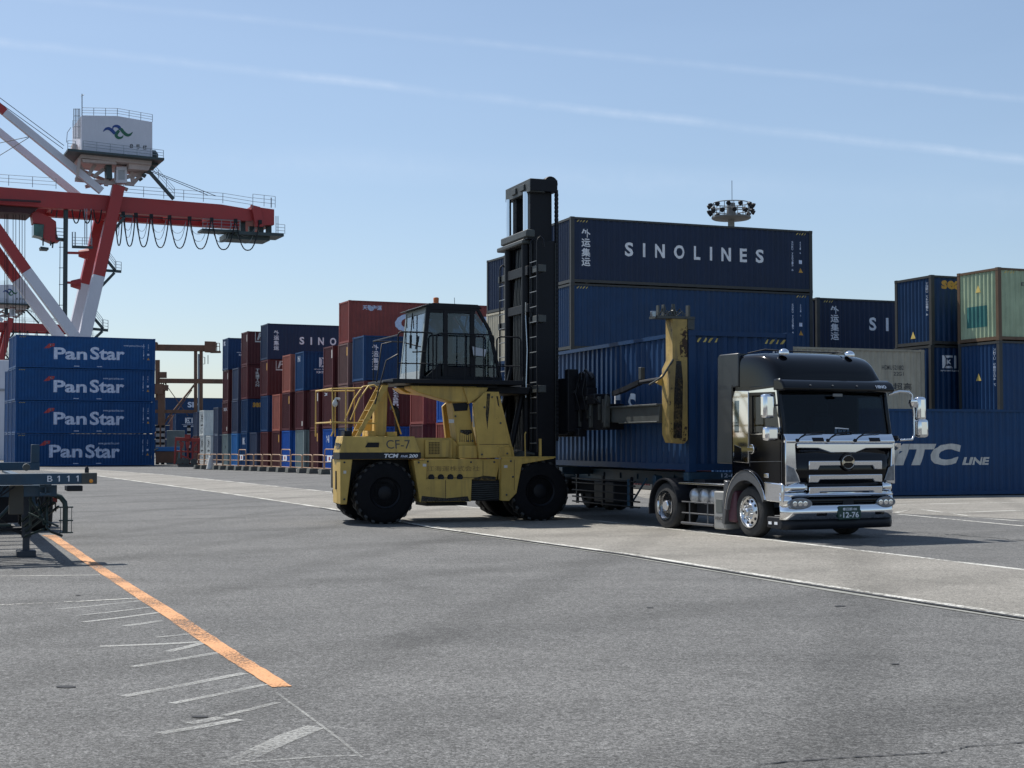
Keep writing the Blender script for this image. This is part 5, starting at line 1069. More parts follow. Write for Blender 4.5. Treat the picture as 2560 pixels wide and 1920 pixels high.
for i in range(14): m.box(1.0, -1.28 + i * .22, random.uniform(2.1, 2.7), 1.05, -1.2 + i * .22, random.uniform(2.72, 2.9))
m.build('valve_gear', M_grease, FK, bevel=.005)
m = MB(); m.box(1.14, -3.75, 2.20, 1.42, -1.30, 2.52); m.box(1.08, -3.75, 2.515, 1.44, -1.40, 2.555); m.box(1.08, -3.75, 2.17, 1.44, -1.9, 2.20); m.build('telescopic_arm', M_grease, FK, bevel=.008)
m = MB(); m.box(1.12, 5.4, 2.20, 1.40, 7.9, 2.52); m.build('telescopic_arm', M_grease, FK, bevel=.01)
for y0_, y1_ in ((-4.06, -3.74), (7.88, 8.2)):
    P = [(1.21, 1.93), (1.28, 1.76), (1.56, 1.74), (1.635, 1.82), (1.635, 4.28), (1.30, 4.28), (1.30, 3.44), (1.21, 3.26)]
    c = MB().prism(P, y0_, y1_).build('spreader_column', M_yelworn, FK, bevel=.01)
    MB().prism([(1.30, 1.86), (1.50, 1.84), (1.53, 3.0), (1.49, 3.42), (1.38, 3.42), (1.33, 2.8)], y0_ - .0022, y0_ - .0008).build('grease_streak', M_smear, c)
    MB().prism([(1.47, 3.5), (1.63, 3.5), (1.63, 4.27), (1.52, 4.25), (1.45, 3.9)], y0_ - .0022, y0_ - .0008).build('rust_scab', M_scab, c); MB().prism([(1.24, 1.86), (1.58, 1.78), (1.62, 2.1), (1.4, 2.2), (1.22, 2.12)], y0_ - .0036, y0_ - .0024).build('rust_scab', M_scab, c)
    tp = MB(); tp.box(.94, y0_ - .02, 4.28, 1.80, y1_ + .02, 4.33); tp.box(.98, y0_, 4.33, 1.01, y0_ + .1, 4.54); tp.box(1.10, y0_, 4.33, 1.13, y0_ + .1, 4.56); tp.box(1.66, y0_, 4.33, 1.70, y0_ + .12, 4.56); tp.box(1.645, y0_, 4.07, 1.80, y1_, 4.28)
    tp.lathe((1.40, (y0_ + y1_) / 2, 4.33), [(0, .06), (.12, .06), (.14, .035), (.26, .035)], 'z', 14)
    for k in range(9): tp.tube([(1.10 + k * .06, y0_ - .03, 4.34), (1.08 + k * .055, y0_ - .0, 4.44 + random.uniform(-.05, .08)), (1.15 + k * .05, y1_, 4.36)], .012, 5)
    tp.build('twistlock_head', M_grease, c); MB().box(.84, y0_, 4.30, .93, y0_ + .1, 4.42).build('head_lamp', M_lamp, c, bevel=.01)
    br = MB(); br.tube([(1.30, y0_ - .03, 3.45), (1.12, y0_ + .1, 3.1), (1.02, y0_ + .5, 2.95)], .022, 6); br.build('bent_handle', M_grease, c)
ch = MB(); P = [(1.28, -3.75, 3.08), (1.2, -3.4, 3.05), (1.1, -2.9, 3.02), (1.05, -2.3, 2.90), (1.05, -1.7, 2.82), (1.05, -1.0, 2.85)]
ch.tube(P[:3], .045, 8); 
for i in range(26):
    k = i / 26 * 2; a = Vector(P[2]).lerp(Vector(P[3]), min(1, k)) if k < 1 else Vector(P[3]).lerp(Vector(P[4]), k - 1); ch.box(a.x - .05, a.y - .03, a.z - .05, a.x + .05, a.y + .018, a.z + .05)
ch.build('cable_chain', M_dark, FK); MB().box(1.10, -2.98, 3.08, 1.2, -2.86, 3.34).build('column_lamp', M_grease, FK, bevel=.01)
MB().prism([(1.08, 2.98), (1.28, 2.90), (1.28, 3.22)], -3.76, -3.70).build('cable_bracket', M_yel, FK)
# ================================================================== trailer and the lifted container
CT = (3.5974, 29.3); TRA = -70.5
cr0, sr0 = math.cos(R(TRA)), math.sin(R(TRA))
def onT(x, y): return (CT[0] + x * cr0 - y * sr0, CT[1] + x * sr0 + y * cr0)
ox, oy = onT(-CL, 0)
t = container('blue container held by the forklift just above the trailer, end facing the truck', (ox, oy, 1.165), TRA, HC, 'blue', 'blue')
spaced(t, 'SINOLINES', (2.62, HC * .36, 9.5, HC * .585), M_white); side_text(t, 'SNB 301', (.6, 2.3, 1.6, 2.5), M_dimwhite)
def endx(t, V, F, m_, nm): paint_on(nm, V, F, lambda a, b: (CL - .04 - side_depth(ENDP, a) + .005, a, b), m_, t, ECUTS)
for y0_ in (.22, 1.78): 
    V, F = [], []
    for i in range(4): n = len(V); V += [(y0_ + i * .13, HC - .24), (y0_ + .05 + i * .13, HC - .24), (y0_ + .11 + i * .13, HC - .15), (y0_ + .06 + i * .13, HC - .15)]; F.append((n, n + 1, n + 2, n + 3))
    endx(t, V, F, M_hyel, 'hazard_stripes')
V, F = fit_text('SN301', 1.98, 1.3, 2.08, 2.55, vertical=True); endx(t, V, F, M_white, 'code_lettering')
TL = thing('container_trailer', 'dark blue skeletal container trailer behind the black truck', 'trailer', (CT[0], CT[1], 0), TRA)
m = MB()
for y in (.75, 1.55):
    m.box(-12.3, y, .82, -.1, y + .14, .86); m.box(-12.3, y, 1.08, -.1, y + .14, 1.12); m.box(-12.3, y + .06, .86, -.1, y + .08, 1.08)
for i in range(13): m.box(-12.2 + i * .98, .78, .92, -12.12 + i * .98, 1.66, 1.04)
m.build('main_beams', M_chas, TL)
for x in (-12.3, -7.2, -.22): MB().box(x, -.02, .98, x + .22, 2.46, 1.155).build('bolster', M_chas, TL, bevel=.01)
MB().box(-1.3, .1, .93, .5, 2.3, 1.02).build('coupler_plate', M_dark, TL)
p = MB().box(-.02, .0, 1.02, .02, 2.44, 1.15).build('front_bolster_face', M_chas, TL)
V, F = fit_text('12-05', .72, 1.05, 1.12, 1.13, bold=.01); paint_on('lettering', V, F, lambda a, b: (.024, a, b), M_dimwhite, p)
for y in (.18, 2.1):
    m = MB(); m.box(-2.12, y, .40, -1.97, y + .16, 1.05); m.box(-2.2, y - .06, .24, -1.88, y + .22, .30); m.box(-2.09, y + .03, .28, -2.0, y + .13, .5); m.build('landing_leg', M_chas, TL, bevel=.008)
m = MB()
for z in (.34, .46, .62, .80, .90): m.tube([(-6.4, .02, z), (-2.7 + (.25 if z < .5 else 0), .02, z)], .018, 6)
for x in (-6.2, -4.6, -3.0): m.box(x, .03, .30, x + .06, .09, 1.0)
m.build('side_guard', M_dark, TL)
m = MB(); m.tube([(-2.3, .12, .98), (-3.1, .10, .38)], .022, 6); m.tube([(-3.05, .05, .95), (-3.05, .05, .35)], .06, 8); m.build('guard_brace', M_chas, TL)
for x in (-8.6, -9.9):
    for y, fl_ in ((.05, 1), (2.39, -1)): wheel('wheel', TL, x, y, .5, .50, .26, .29, 'rear', M_rub, fl_); wheel('wheel', TL, x, y + fl_ * .30, .5, .50, .26, .28, 'plain', M_rub, fl_)
m = MB(); m.box(-9.96, .6, .43, -9.84, 1.9, .57); m.box(-8.66, .6, .43, -8.54, 1.9, .57); m.box(-10.4, .8, .55, -8.1, 1.6, .82); m.build('bogie', M_dark, TL)
MB().box(-5.6, .25, .35, -4.4, .7, .85).build('spare_wheel_box', M_dark, TL, bevel=.03)
# ================================================================== parked skeletal chassis at the left edge
PA = 22; PO = gpt(247, 1183, 1.31) if False else (-6.17, 21.45)
PC = thing('parked_chassis', 'empty blue skeletal container chassis parked on its landing legs at the left edge', 'trailer chassis', (PO[0], PO[1], 0), PA)
b = MB().box(-2.45, 0, 1.145, 0, .16, 1.305).build('front_bolster', M_chas, PC, bevel=.008)
V, F = fit_text('B', -.705, 1.185, -.633, 1.272, bold=.0); paint_on('letter', V, F, lambda a, c: (a, -.004, c), M_white, b)
for a_ in (-.565, -.43, -.30): paint_on('digit', [(a_ + .020, 1.185), (a_ + .036, 1.185), (a_ + .036, 1.272), (a_ + .024, 1.272), (a_, 1.254), (a_, 1.242), (a_ + .020, 1.254)], [(0, 1, 2, 3, 4, 5, 6)], lambda a, c: (a, -.004, c), M_white, b)
MB().lathe((-.085, 0, 1.19), [(.0, .03), (-.012, .028), (-.02, .001)], 'y', 18).build('amber_marker', M_amb, b, smooth=50)
MB().box(-.22, -.01, 1.15, 0, .17, 1.31).build('bolster_end', M_grease, b, bevel=.008)
MB().lathe((-.14, .08, 1.305), [(0, .03), (.06, .032), (.09, .02), (.11, .004)], 'z', 14).build('twistlock_pin', M_dark, b, smooth=40)
m = MB()
for x in (-1.82, -.80):
    m.box(x, .1, .98, x + .16, 12.2, 1.02); m.box(x, .1, 1.10, x + .16, 12.2, 1.14); m.box(x + .07, .1, 1.0, x + .09, 12.2, 1.12); m.box(x, 2.6, .72, x + .16, 12.2, .99)
for i in range(10): m.box(-1.8, .35 + i * .30, 1.02, -.66, .40 + i * .30, 1.10)
for i in range(9): m.box(-1.8, 3.6 + i * 1.0, .85, -.66, 3.7 + i * 1.0, .97)
m.build('main_beams', M_chas, PC)
MB().box(-2.45, 12.0, 1.14, 0, 12.2, 1.32).build('rear_bolster', M_chas, PC, bevel=.01)
for x in (-.19, -2.45): MB().box(x, 12.0, 1.32, x + .18, 12.12, 1.72).build('corner_post', M_chas, PC, bevel=.008)
for x in (-.98, -1.78):
    m = MB(); m.box(x, 1.25, .30, x + .14, 1.41, 1.12); m.box(x - .07, 1.17, .0, x + .21, 1.49, .10); m.box(x + .02, 1.27, .08, x + .12, 1.39, .4); m.build('landing_leg', mat('landing_leg_paint', (.022, .03, .045), .4, var=.3), PC, bevel=.008)
m = MB(); m.beam((-.92, 1.33, .33), (-2.0, 1.33, .95), .06, .06); m.beam((-1.7, 1.33, .33), (-.9, 2.3, .95), .05, .05); m.tube([(-1.9, 1.3, .42), (-.9, 1.3, .44)], .025, 6); m.build('leg_brace', M_dark, PC)
MB().box(-1.22, .20, .70, -1.02, .34, 1.13).build('mud_flap', mat('brown_flap', (.06, .055, .045), .8), PC, bevel=.01)
MB().box(-.42, .02, 1.04, -.20, .5, 1.12).build('lock_handle_box', M_dark, PC, bevel=.01)
m = MB(); m.tube([(-.92, .6, 1.02), (-.6, .5, .98), (-.48, .45, .94), (-.42, .42, .86), (-.41, .42, .78), (-.41, .42, .40)], .04, 10); m.tube([(-.66, .6, .95), (-.66, .6, .48), (-.60, .55, .42), (-.45, .45, .36)], .022, 6); m.tube([(-.90, .7, .90), (-.64, .6, .50)], .02, 6); m.tube([(-.92, .7, .70), (-.5, .5, .5)], .016, 6)
m.tube([(-.88, .9, .98), (-.88, .9, .50)], .022, 6); m.tube([(-.78, .9, .96), (-.70, .6, .52)], .02, 6); m.tube([(-.95, .9, .34), (-.70, .6, .46)], .018, 6); m.build('guard_pipes', M_chasg, PC, smooth=60)
m = MB()
for z in (.40, .58, .78): m.box(-.50, .38, z, -.30, .46, z + .02)
m.tube([(-.48, .40, .4), (-.48, .40, .8)], .005, 4); m.tube([(-.32, .40, .4), (-.32, .40, .8)], .005, 4); m.build('guard_spacers', M_chasg, PC)
MB().box(-.58, .52, .86, -.52, .58, .93).build('red_valve', M_redm, PC)
for z in (.55, .75, .92):
    m = MB(); m.tube([(-.05, .9, z), (-.05, 5.2, z)], .02, 6); m.build('side_guard_rail', M_chasg, PC) if z > 9 else None
m = MB()
for i in range(5): m.tube([(-.85 + i * .08, .3 + i * .1, 1.0), (-.82 + i * .07, .5, .85 - i * .03), (-.75 + i * .05, .8, .98)], .010, 5)
m.build('air_lines', M_dark, PC)
for y in (8.3, 9.6):
    for x, fl_ in ((-.02, 1), (-2.43, -1)):
        w_ = MB(); w_.lathe((x, y, .5), [(.04, .29), (.0, .31), (.0, .42), (.05, .49), (.08, .5), (.50, .5), (.56, .42), (.56, .3)], 'x', 36, -fl_); o = w_.build('wheel', M_rub, PC, smooth=35)
        MB().lathe((x, y, .5), [(.03, .29), (.0, .28), (.12, .26), (.12, .001)], 'x', 28, -fl_).build('rim', M_silver, o, smooth=35)
MB().box(-1.9, 7.6, .5, -.55, 10.3, .74).build('bogie', M_dark, PC)
# ================================================================== ship-to-shore crane
KO = ((300 - 1280) / FPX * 220, 220.0); KA = 25
KZ = gz(220)
CR = thing('harbour_crane', 'near red and white container crane with emblem on its white machinery house', 'harbour crane', (KO[0], KO[1], KZ), KA, 'container cranes on the quay')
def k(px, py, t=0): a, z = on_plane(px, py, KO, KA, t); return (a, t, z - KZ)
TW = 13.0
def shift(p, t): return (p[0], p[1] + t, p[2])
# girder: twin box, tapering end
for t_ in (1.0, 9.5):
    tp = [k(-120, 454.5)[::2], k(557, 508.4)[::2], k(632, 521)[::2], k(634, 551)[::2], k(529, 544)[::2], k(-120, 500)[::2]]
    MB().prism(tp, t_, t_ + 1.6).build('girder', M_crr, CR, bevel=.04)
m = MB()
for px in (40, 140, 240, 340, 440, 540): a = k(px, 497 + (px - 40) * .068); m.beam(shift(a, 1.5), shift(a, 10), .6, .8)
m.build('girder_crossbeam', M_crr, CR)
m = MB(); m.prism([k(632, 513)[::2], k(690, 521)[::2], k(690, 560)[::2], k(650, 562)[::2], k(632, 545)[::2]], 1, 11); m.prism([k(629, 511)[::2], k(652, 517)[::2], k(660, 566)[::2], k(640, 566)[::2]], .2, 1); m.build('girder_end_box', M_crr, CR, bevel=.04)
def railing(mb, pts, h=1.15, step=2.2, r=.045, rows=3):
    for (a, b) in zip(pts, pts[1:]):
        a, b = Vector(a), Vector(b); n = max(1, int((b - a).length / step))
        for i in range(n + 1): p = a.lerp(b, i / n); mb.tube([p, p + Vector((0, 0, h))], r, 4)
        for j in range(rows): z = Vector((0, 0, h * (j + 1) / rows)); mb.tube([a + z, b + z], r * .8, 4)
m = MB(); railing(m, [k(-100, 456), k(140, 472)], 1.6, 3.2); railing(m, [k(308, 489), k(557, 508), k(632, 520)], 1.6, 2.6); railing(m, [shift(k(-100, 456), 11), shift(k(557, 508), 11)], 1.6, 3.5, .04, 2); railing(m, [k(632, 513), k(688, 519)], 1.8, 1.5); m.build('girder_railing', M_crail, CR)
m = MB(); m.beam(shift(k(507, 573), 2), shift(k(600, 577), 2), 3.5, .35); m.beam(shift(k(572, 586), 4), shift(k(682, 592), 4), 4.5, .8); m.beam(shift(k(590, 580), 3), shift(k(712, 586), 3), 5, .5)
for px, y0_, y1_ in ((618, 548, 578), (640, 560, 580), (664, 560, 584), (684, 560, 584)): m.beam(shift(k(px, y0_), 3), shift(k(px, y1_), 3), .8, .8, up=(0, 1, 0))
m.build('service_platform', M_crg, CR)
m = MB(); railing(m, [k(507, 571), k(600, 575)], 1.5, 1.3); railing(m, [k(690, 583), k(712, 585)], 1.5, 1.0); m.tube([k(678, 519), k(678, 494)], .1, 5); m.tube([k(690, 540), k(690, 583), k(695, 583), k(695, 540)], .06, 4); m.build('platform_railing', M_crail, CR)
# legs (near and far frame) in red over white, diagonals, sill hidden behind the stack
def limb(t_, red, white, w, nm):
    for pts, mt, sfx in ((red, M_crr, 'red'), (white, M_crw, 'white')):
        if not pts: continue
        m = MB()
        for a, b in zip(pts, pts[1:]): m.beam(shift(k(*a), t_), shift(k(*b), t_), w, w, up=(0, 1, 0))
        m.build(nm + '_' + sfx, mt, CR, bevel=.04)
dz = lambda p, d: (p[0] + d[0], p[1] + d[1])
leg_r = [(296, 466), (245.8, 690)]; leg_w = [(245.8, 690), (211, 840), (150, 1100)]
dia_r = [(-70, 484), (66, 677.5)]; dia_w = [(66, 677.5), (185, 838), (230, 900)]
limb(0, leg_r, leg_w, 1.75, 'leg'); limb(0, dia_r, dia_w, 1.5, 'diagonal')
limb(TW, leg_r, leg_w, 1.75, 'leg'); limb(TW, dia_r, dia_w, 1.5, 'diagonal')
bs_r = [(-90, 188), (12, 281)]; bs_w = [(12, 281), (254, 478)]
limb(0, bs_r, bs_w, 1.05, 'backstay'); limb(TW, bs_r, bs_w, 1.05, 'backstay')
m = MB(); m.beam(k(211, 845), shift(k(211, 845), TW), 1.6, 1.8); m.beam(k(150, 1100), shift(k(150, 1100), TW), 1.6, 1.8); m.beam(k(-300, 1100), k(160, 1100), 1.6, 1.8); m.build('sill_beam', M_crw, CR)
limb(0, None, [(-300, 480), (-300, 1100)], 1.75, 'leg')
# leg head, white box frame under the house
m = MB(); m.prism([k(289, 458)[::2], k(317, 458)[::2], k(317, 417)[::2], k(290, 417)[::2]], -.3, 1.6); m.build('leg_head', M_crw, CR, bevel=.05)
MB().prism([k(295, 450)[::2], k(311, 450)[::2], k(311, 426)[::2], k(295, 426)[::2]], -.36, -.3).build('access_hatch', mat('hatch_grey', (.36, .38, .42), .5), CR)
HD = 9.5
m = MB()
m.prism([k(197, 391)[::2], k(375, 404)[::2], k(372, 418)[::2], k(197, 400)[::2]], -2, HD - 2)
m.prism([k(192, 400)[::2], k(200, 400)[::2], k(192, 448)[::2], k(186, 448)[::2]], -1.6, -1.0); m.build('house_underframe', M_crp, CR, bevel=.04)
m = MB()
for a, b in (((196, 404), (222, 446)), ((240, 408), (220, 442)), ((372, 416), (336, 456)), ((330, 412), (336, 456)), ((190, 446), (290, 456)), ((317, 456), (338, 458)), ((236, 440), (262, 420)), ((320, 440), (362, 430)), ((270, 440), (268, 462))): m.beam(shift(k(*a), 1), shift(k(*b), 1), .55, .7, up=(0, 1, 0))
for a, b in (((205, 402), (338, 458)), ((370, 416), (230, 450))): m.beam(shift(k(*a), HD - 3), shift(k(*b), HD - 3), .5, .6, up=(0, 1, 0))
m.prism([k(318, 412)[::2], k(374, 416)[::2], k(366, 430)[::2], k(318, 426)[::2]], -1.5, 2); m.prism([k(200, 402)[::2], k(286, 409)[::2], k(286, 416)[::2], k(203, 410)[::2]], -1.8, -1); m.build('underframe_bracing', M_crp, CR)
MB().prism([k(264, 412)[::2], k(278, 413)[::2], k(280, 448)[::2], k(266, 446)[::2]], -.5, 1.4).build('dark_locker', M_crg, CR)
# machinery house
hp = [k(198.5, 384)[::2], k(374, 399)[::2], k(374, 312)[::2], k(287, 297)[::2], k(198.5, 295.5)[::2]]
hs = MB().prism(hp, -2.2, HD - 2.2).build('machinery_house', M_crw, CR, bevel=.04)
m = MB(); m.beam(shift(k(161, 385), -2.8), shift(k(399, 408), -2.8), 1.6, .35, up=(0, 0, 1)); m.beam(shift(k(161, 385), 2), shift(k(399, 408), 2), 8, .3)
for i in range(5): m.beam(shift(k(374 - i * 6, 410 + i * 9), 0), shift(k(394 - i * 10, 411 + i * 10), 0), .9, .45)
m.build('house_walkway', M_crg, CR)
m = MB(); railing(m, [shift(k(199, 383), -3.5), shift(k(397, 406), -3.5)], 1.25, 1.75); railing(m, [shift(k(161, 383), -3.5), shift(k(180, 384), -3.5)], 1.25, 1); railing(m, [shift(k(199, 295.5), -2.2), shift(k(287, 297), -2.2), shift(k(374, 312), -2.2)], 1.15, 1.45); railing(m, [shift(k(199, 295.5), HD - 2.2), shift(k(374, 312), HD - 2.2)], 1.15, 3, .035, 2)
for px in (182, 186, 190, 194, 197): m.tube([shift(k(px, 350), -1), shift(k(px, 275), -1)], .06, 4)
for py in (276, 293, 320, 348): m.tube([shift(k(182, py), -1), shift(k(198, py), -1)], .05, 4)
m.tube([shift(k(200, 300), -2), shift(k(200, 242), -2)], .08, 5); m.tube([shift(k(198, 247), -2), shift(k(205, 244), -2)], .06, 4)
m.tube([shift(k(171, 350), 2), shift(k(173, 325), 2), shift(k(182, 312), 2)], .05, 4); m.build('house_railing', M_crail, CR)
MB().prism([k(178, 384)[::2], k(196, 385)[::2], k(194, 362)[::2], k(182, 358)[::2]], 0, 2).build('rope_drum_housing', M_crp, CR)
MB().lathe(shift(k(377, 391), -1), [(-.9, .3), (-.5, .8), (.5, .8), (.9, .3)], 'x', 14).build('cable_drum', M_crg, CR)
def hw(px, py): u = (px - 160) / .1326 if 0 else px; return k(160 + px * .1326, 260 + py * .1326, -2.24)
def flat(pts, mt, nm, par): me_ = MB(); me_.add([hw(*p) for p in pts], [tuple(range(len(pts)))]); return me_.build(nm, mt, par)
def ribbonf(cen, ws, mt, nm):
    L_, R_ = [], []
    for i, p in enumerate(cen):
        a = Vector(cen[max(0, i - 1)]); b_ = Vector(cen[min(len(cen) - 1, i + 1)]); d = (b_ - a).normalized(); n = Vector((-d.y, d.x)) * ws[i] / 2
        L_.append(tuple(Vector(p) + n)); R_.append(tuple(Vector(p) - n))
    mm = MB()
    for i in range(len(cen) - 1): mm.add([hw(*q) for q in (L_[i], L_[i + 1], R_[i + 1], R_[i])], [(0, 1, 2, 3)])
    mm.build(nm, mt, hs)
def smooth(cen, ws, n=5):
    C, W_ = [], []
    for i in range(len(cen) - 1):
        p0, p1, p2, p3 = [Vector(cen[max(0, min(len(cen) - 1, i + d))]) for d in (-1, 0, 1, 2)]
        for j in range(n): t = j / n; C.append(tuple(.5 * ((2 * p1) + (-p0 + p2) * t + (2 * p0 - 5 * p1 + 4 * p2 - p3) * t * t + (-p0 + 3 * p1 - 3 * p2 + p3) * t ** 3))); W_.append(ws[i] + (ws[i + 1] - ws[i]) * t)
    return C + [cen[-1]], W_ + [ws[-1]]
ribbonf(*smooth([(735, 522), (790, 470), (850, 465), (905, 500), (950, 545), (1000, 560)], [3, 45, 60, 62, 62, 30]), M_emb_b, 'emblem_blue_wave')
ribbonf(*smooth([(918, 490), (930, 430), (990, 415), (1040, 440), (1060, 490)], [6, 32, 50, 58, 50]), M_emb_b, 'emblem_blue_arc')
ribbonf(*smooth([(1298, 525), (1240, 580), (1180, 580), (1120, 530), (1080, 480), (1040, 460)], [3, 45, 58, 60, 60, 30]), M_emb_g, 'emblem_green_wave')
ribbonf(*smooth([(1118, 590), (1090, 630), (1030, 638), (985, 600), (995, 550), (1040, 500)], [6, 34, 50, 58, 62, 50]), M_emb_g, 'emblem_green_arc')
for s_, x0, x1, y0_, y1_ in (('8', 1240, 1302, 755, 830), ('号', 1356, 1432, 762, 842), ('機', 1486, 1566, 778, 858)):
    V, F = fit_text(s_, x0, -y1_, x1, -y0_, bold=.01); mm = MB(); mm.add([hw(a, -b) for a, b in V], F); mm.build('lettering', M_txtblk, hs)
# brace, stair, ropes
m = MB(); m.beam(k(372, 428), k(434, 498), .45, .6, up=(0, 1, 0)); m.build('house_brace', M_crg, CR); m = MB(); railing(m, [k(376, 424), k(436, 492)], 1.4, 1.6, .04); m.build('brace_railing', M_crail, CR)
m = MB()
for a, b in (((376, 425), (540, 490)), ((380, 430), (520, 488)), ((-60, 200), (160, 364)), ((-60, 214), (158, 372)), ((-60, 370), (72, 342)), ((-60, 425), (72, 344))): m.tube([k(*a), k(*b)], .05, 4)
m.build('stay_rope', M_dark, CR); m = MB()
for px in (19, 24, 27, 40, 47, 56, 63, 70): m.tube([shift(k(px, 500), 4), shift(k(px, 1050), 4)], .045, 4)
m.build('hoist_ropes', M_dark, CR)
m = MB()
def fest(x0, x1, yt, yb, t_=0, r=.1):
    m.tube([shift(k(x0 + (x1 - x0) * (.5 - .5 * math.cos(math.pi * i / 16)), yt + (yb - yt) * (1 - abs(math.cos(math.pi * i / 16)) ** 2.6)), t_) for i in range(17)], r, 5)
sx = [287, 308, 340, 378, 424, 474, 529, 589, 650]; 
for i in range(8): m = MB(); fest(sx[i] + 2, sx[i + 1] - 2, 535 + i * 3.2, 614 + i * 1.7); m.build('festoon_cable', M_dark, CR, smooth=60)
for a, b in ((180, 201), (207, 229), (234, 254)): m = MB(); fest(a, b, 524, 558); m.build('festoon_cable', M_dark, CR, smooth=60)
m = MB()
for i in range(8): fest(sx[i] + 4, sx[i + 1] - 4, 537 + i * 3.2, 588 + i * 2.5, 1.5, .045); fest(sx[i] + 4, sx[i + 1] - 4, 537 + i * 3.2, 570 + i * 2.5, 1.5, .035)
m.build('thin_festoon_cables', M_crail, CR)
for x, y in zip(sx, [533, 534, 537, 540, 543, 546, 549, 552, 555]): MB().beam(k(x - 4, y), k(x + 4, y), .5, .6).build('festoon_trolley', M_dark, CR)
MB().beam(k(300, 540), k(505, 552), .12, .12).build('festoon_rail', M_dark, CR)
# lattice hoist way and its ties
m = MB(); m.beam(shift(k(170, 516), 2), shift(k(167, 800), 2), .55, .55, up=(0, 1, 0)); m.build('lift_guide', M_crg, CR)
m = MB()
for px in (164.5, 173.5): m.beam(shift(k(px, 516), 2), shift(k(px - 2, 800), 2), .14, .14, up=(0, 1, 0))
for i in range(28): y = 520 + i * 10; m.beam(shift(k(164.5 - i * .07, y), 2), shift(k(173.5 - i * .07, y), 2), .1, .1)
m.tube([shift(k(155, 600), 2), shift(k(153, 800), 2)], .05, 4)
for y in (614, 666, 708, 760): m.tube([shift(k(152, y), 2), shift(k(165, y), 2)], .05, 4)
m.build('lift_lattice', M_crg, CR)
m = MB(); m.beam(shift(k(172, 628), 2), shift(k(214, 629), 2), .35, .35); m.beam(shift(k(170, 703), 2), shift(k(196, 704), 2), .35, .35)
m.lathe(shift(k(216, 629), 3), [(-.7, .5), (.7, .9)], 'x', 12); m.lathe(shift(k(196, 705), 3), [(-.7, .5), (.7, .9)], 'x', 12); m.build('lift_tie', M_crr, CR)
# platforms beside the near leg and inside the frame
for a, b in (((266, 649), (288, 676)), ((262, 676), (303, 679)), ((286, 682), (248, 722)), ((232, 792), (258, 822)), ((230, 822), (270, 826)), ((256, 828), (232, 850)), ((180, 617), (232, 619)), ((286, 575), (312, 541)), ((300, 539), (331, 541))): MB().beam(k(*a), k(*b), .3, .4).build('platform_beam', M_crg, CR)
m = MB(); railing(m, [k(290, 676), k(303, 678)], 1.4, .8); railing(m, [k(258, 822), k(270, 824)], 1.4, .8); railing(m, [k(181, 616), k(230, 618)], 1.4, 1.2); m.tube([k(181, 616), k(181, 580), k(188, 580), k(188, 616)], .09, 4); railing(m, [k(270, 646), k(288, 670)], 1.2, 1.2); railing(m, [k(236, 790), k(256, 816)], 1.2, 1.2)
for px in (212, 217, 228): m.tube([k(px, 522), k(px, 612)], .07, 4)
m.build('leg_platform_railing', M_crail, CR)
# trolley with driver's cabin
m = MB(); m.prism([k(-90, 478)[::2], k(101, 488)[::2], k(101, 514)[::2], k(82, 530)[::2], k(60, 528)[::2], k(-90, 520)[::2]], 1.8, 9.2); m.beam(k(-90, 495), k(102, 504), .3, .3)
for px in (5, 20, 36, 52, 66): m.prism([k(px, 486)[::2], k(px + 10, 487)[::2], k(px + 9, 476)[::2], k(px + 1, 475)[::2]], 1.5, 3)
m.build('trolley', mat('trolley_dark_red', (.05, .012, .016), .6, var=.3, scale=.5), CR, bevel=.04)
MB().prism([k(84, 527)[::2], k(95, 521)[::2], k(131, 537)[::2], k(146, 548)[::2], k(148, 580)[::2], k(155, 598)[::2], k(136, 600)[::2], k(112, 590)[::2], k(115, 556)[::2], k(88, 552)[::2]], 2.5, 5.0).build('cabin_arm', M_crr, CR, bevel=.05)
MB().prism([k(89, 555)[::2], k(115, 556)[::2], k(112, 590)[::2], k(107, 587)[::2], k(89, 583)[::2]], 2.2, 5.0).build('driver_cabin', mat('cabin_green_glass', (.03, .10, .08), .15, var=.6, scale=.8), CR, bevel=.04)
m = MB(); m.prism([k(107, 611)[::2], k(127, 614)[::2], k(127, 619)[::2], k(108, 618)[::2]], 2.4, 4.6)
for px in (107.5, 126.5): m.tube([k(px, 590, 2.6), k(px, 614, 2.6)], .12, 5); m.tube([k(px, 590, 4.4), k(px, 614, 4.4)], .12, 5)
m.beam(k(127, 610, 3), k(137, 606, 3), .2); m.beam(k(133, 604, 3), k(131, 620, 3), .2); railing(m, [k(140, 596, 2.4), k(163, 598, 2.4)], 1.6, .8, .06); m.beam(k(140, 598, 3), k(164, 600, 3), 1.2, .4); m.build('lower_cage', M_crg, CR)
bg_ = MB(); bg_.tube([k(128, 534, 3), k(132, 518, 3)], .1, 4); bg_.tube([k(140, 545, 3), k(144, 520, 3)], .1, 4); bg_.build('cabin_hanger', M_crg, CR)
# the second crane of the same type far behind
C2 = copy_tree(CR); C2.location = (KO[0] - 97.5, KO[1] + 233, KZ); C2['label'] = 'far red and white crane, small and low behind the near one'
# blue-grey mast base and white cabin at the very left behind the stack
qb = thing('quay_substation', 'pale grey quay building sliver behind the blue stack at the left edge', 'building', ((-40 - 1280) / FPX * 175, 175, gz(175)), 10)
MB().box(0, 0, 0, 3.9, 6, 12.2).build('wall', M_crw, qb, bevel=.05); MB().box(-.1, -.1, 8.4, 4.0, .0, 8.7).build('ledge', mat('ledge_grey', (.3, .3, .32), .6), qb)
MB().box(3.0, -.06, 10.0, 3.6, .0, 11.2).build('window', M_glass, qb)

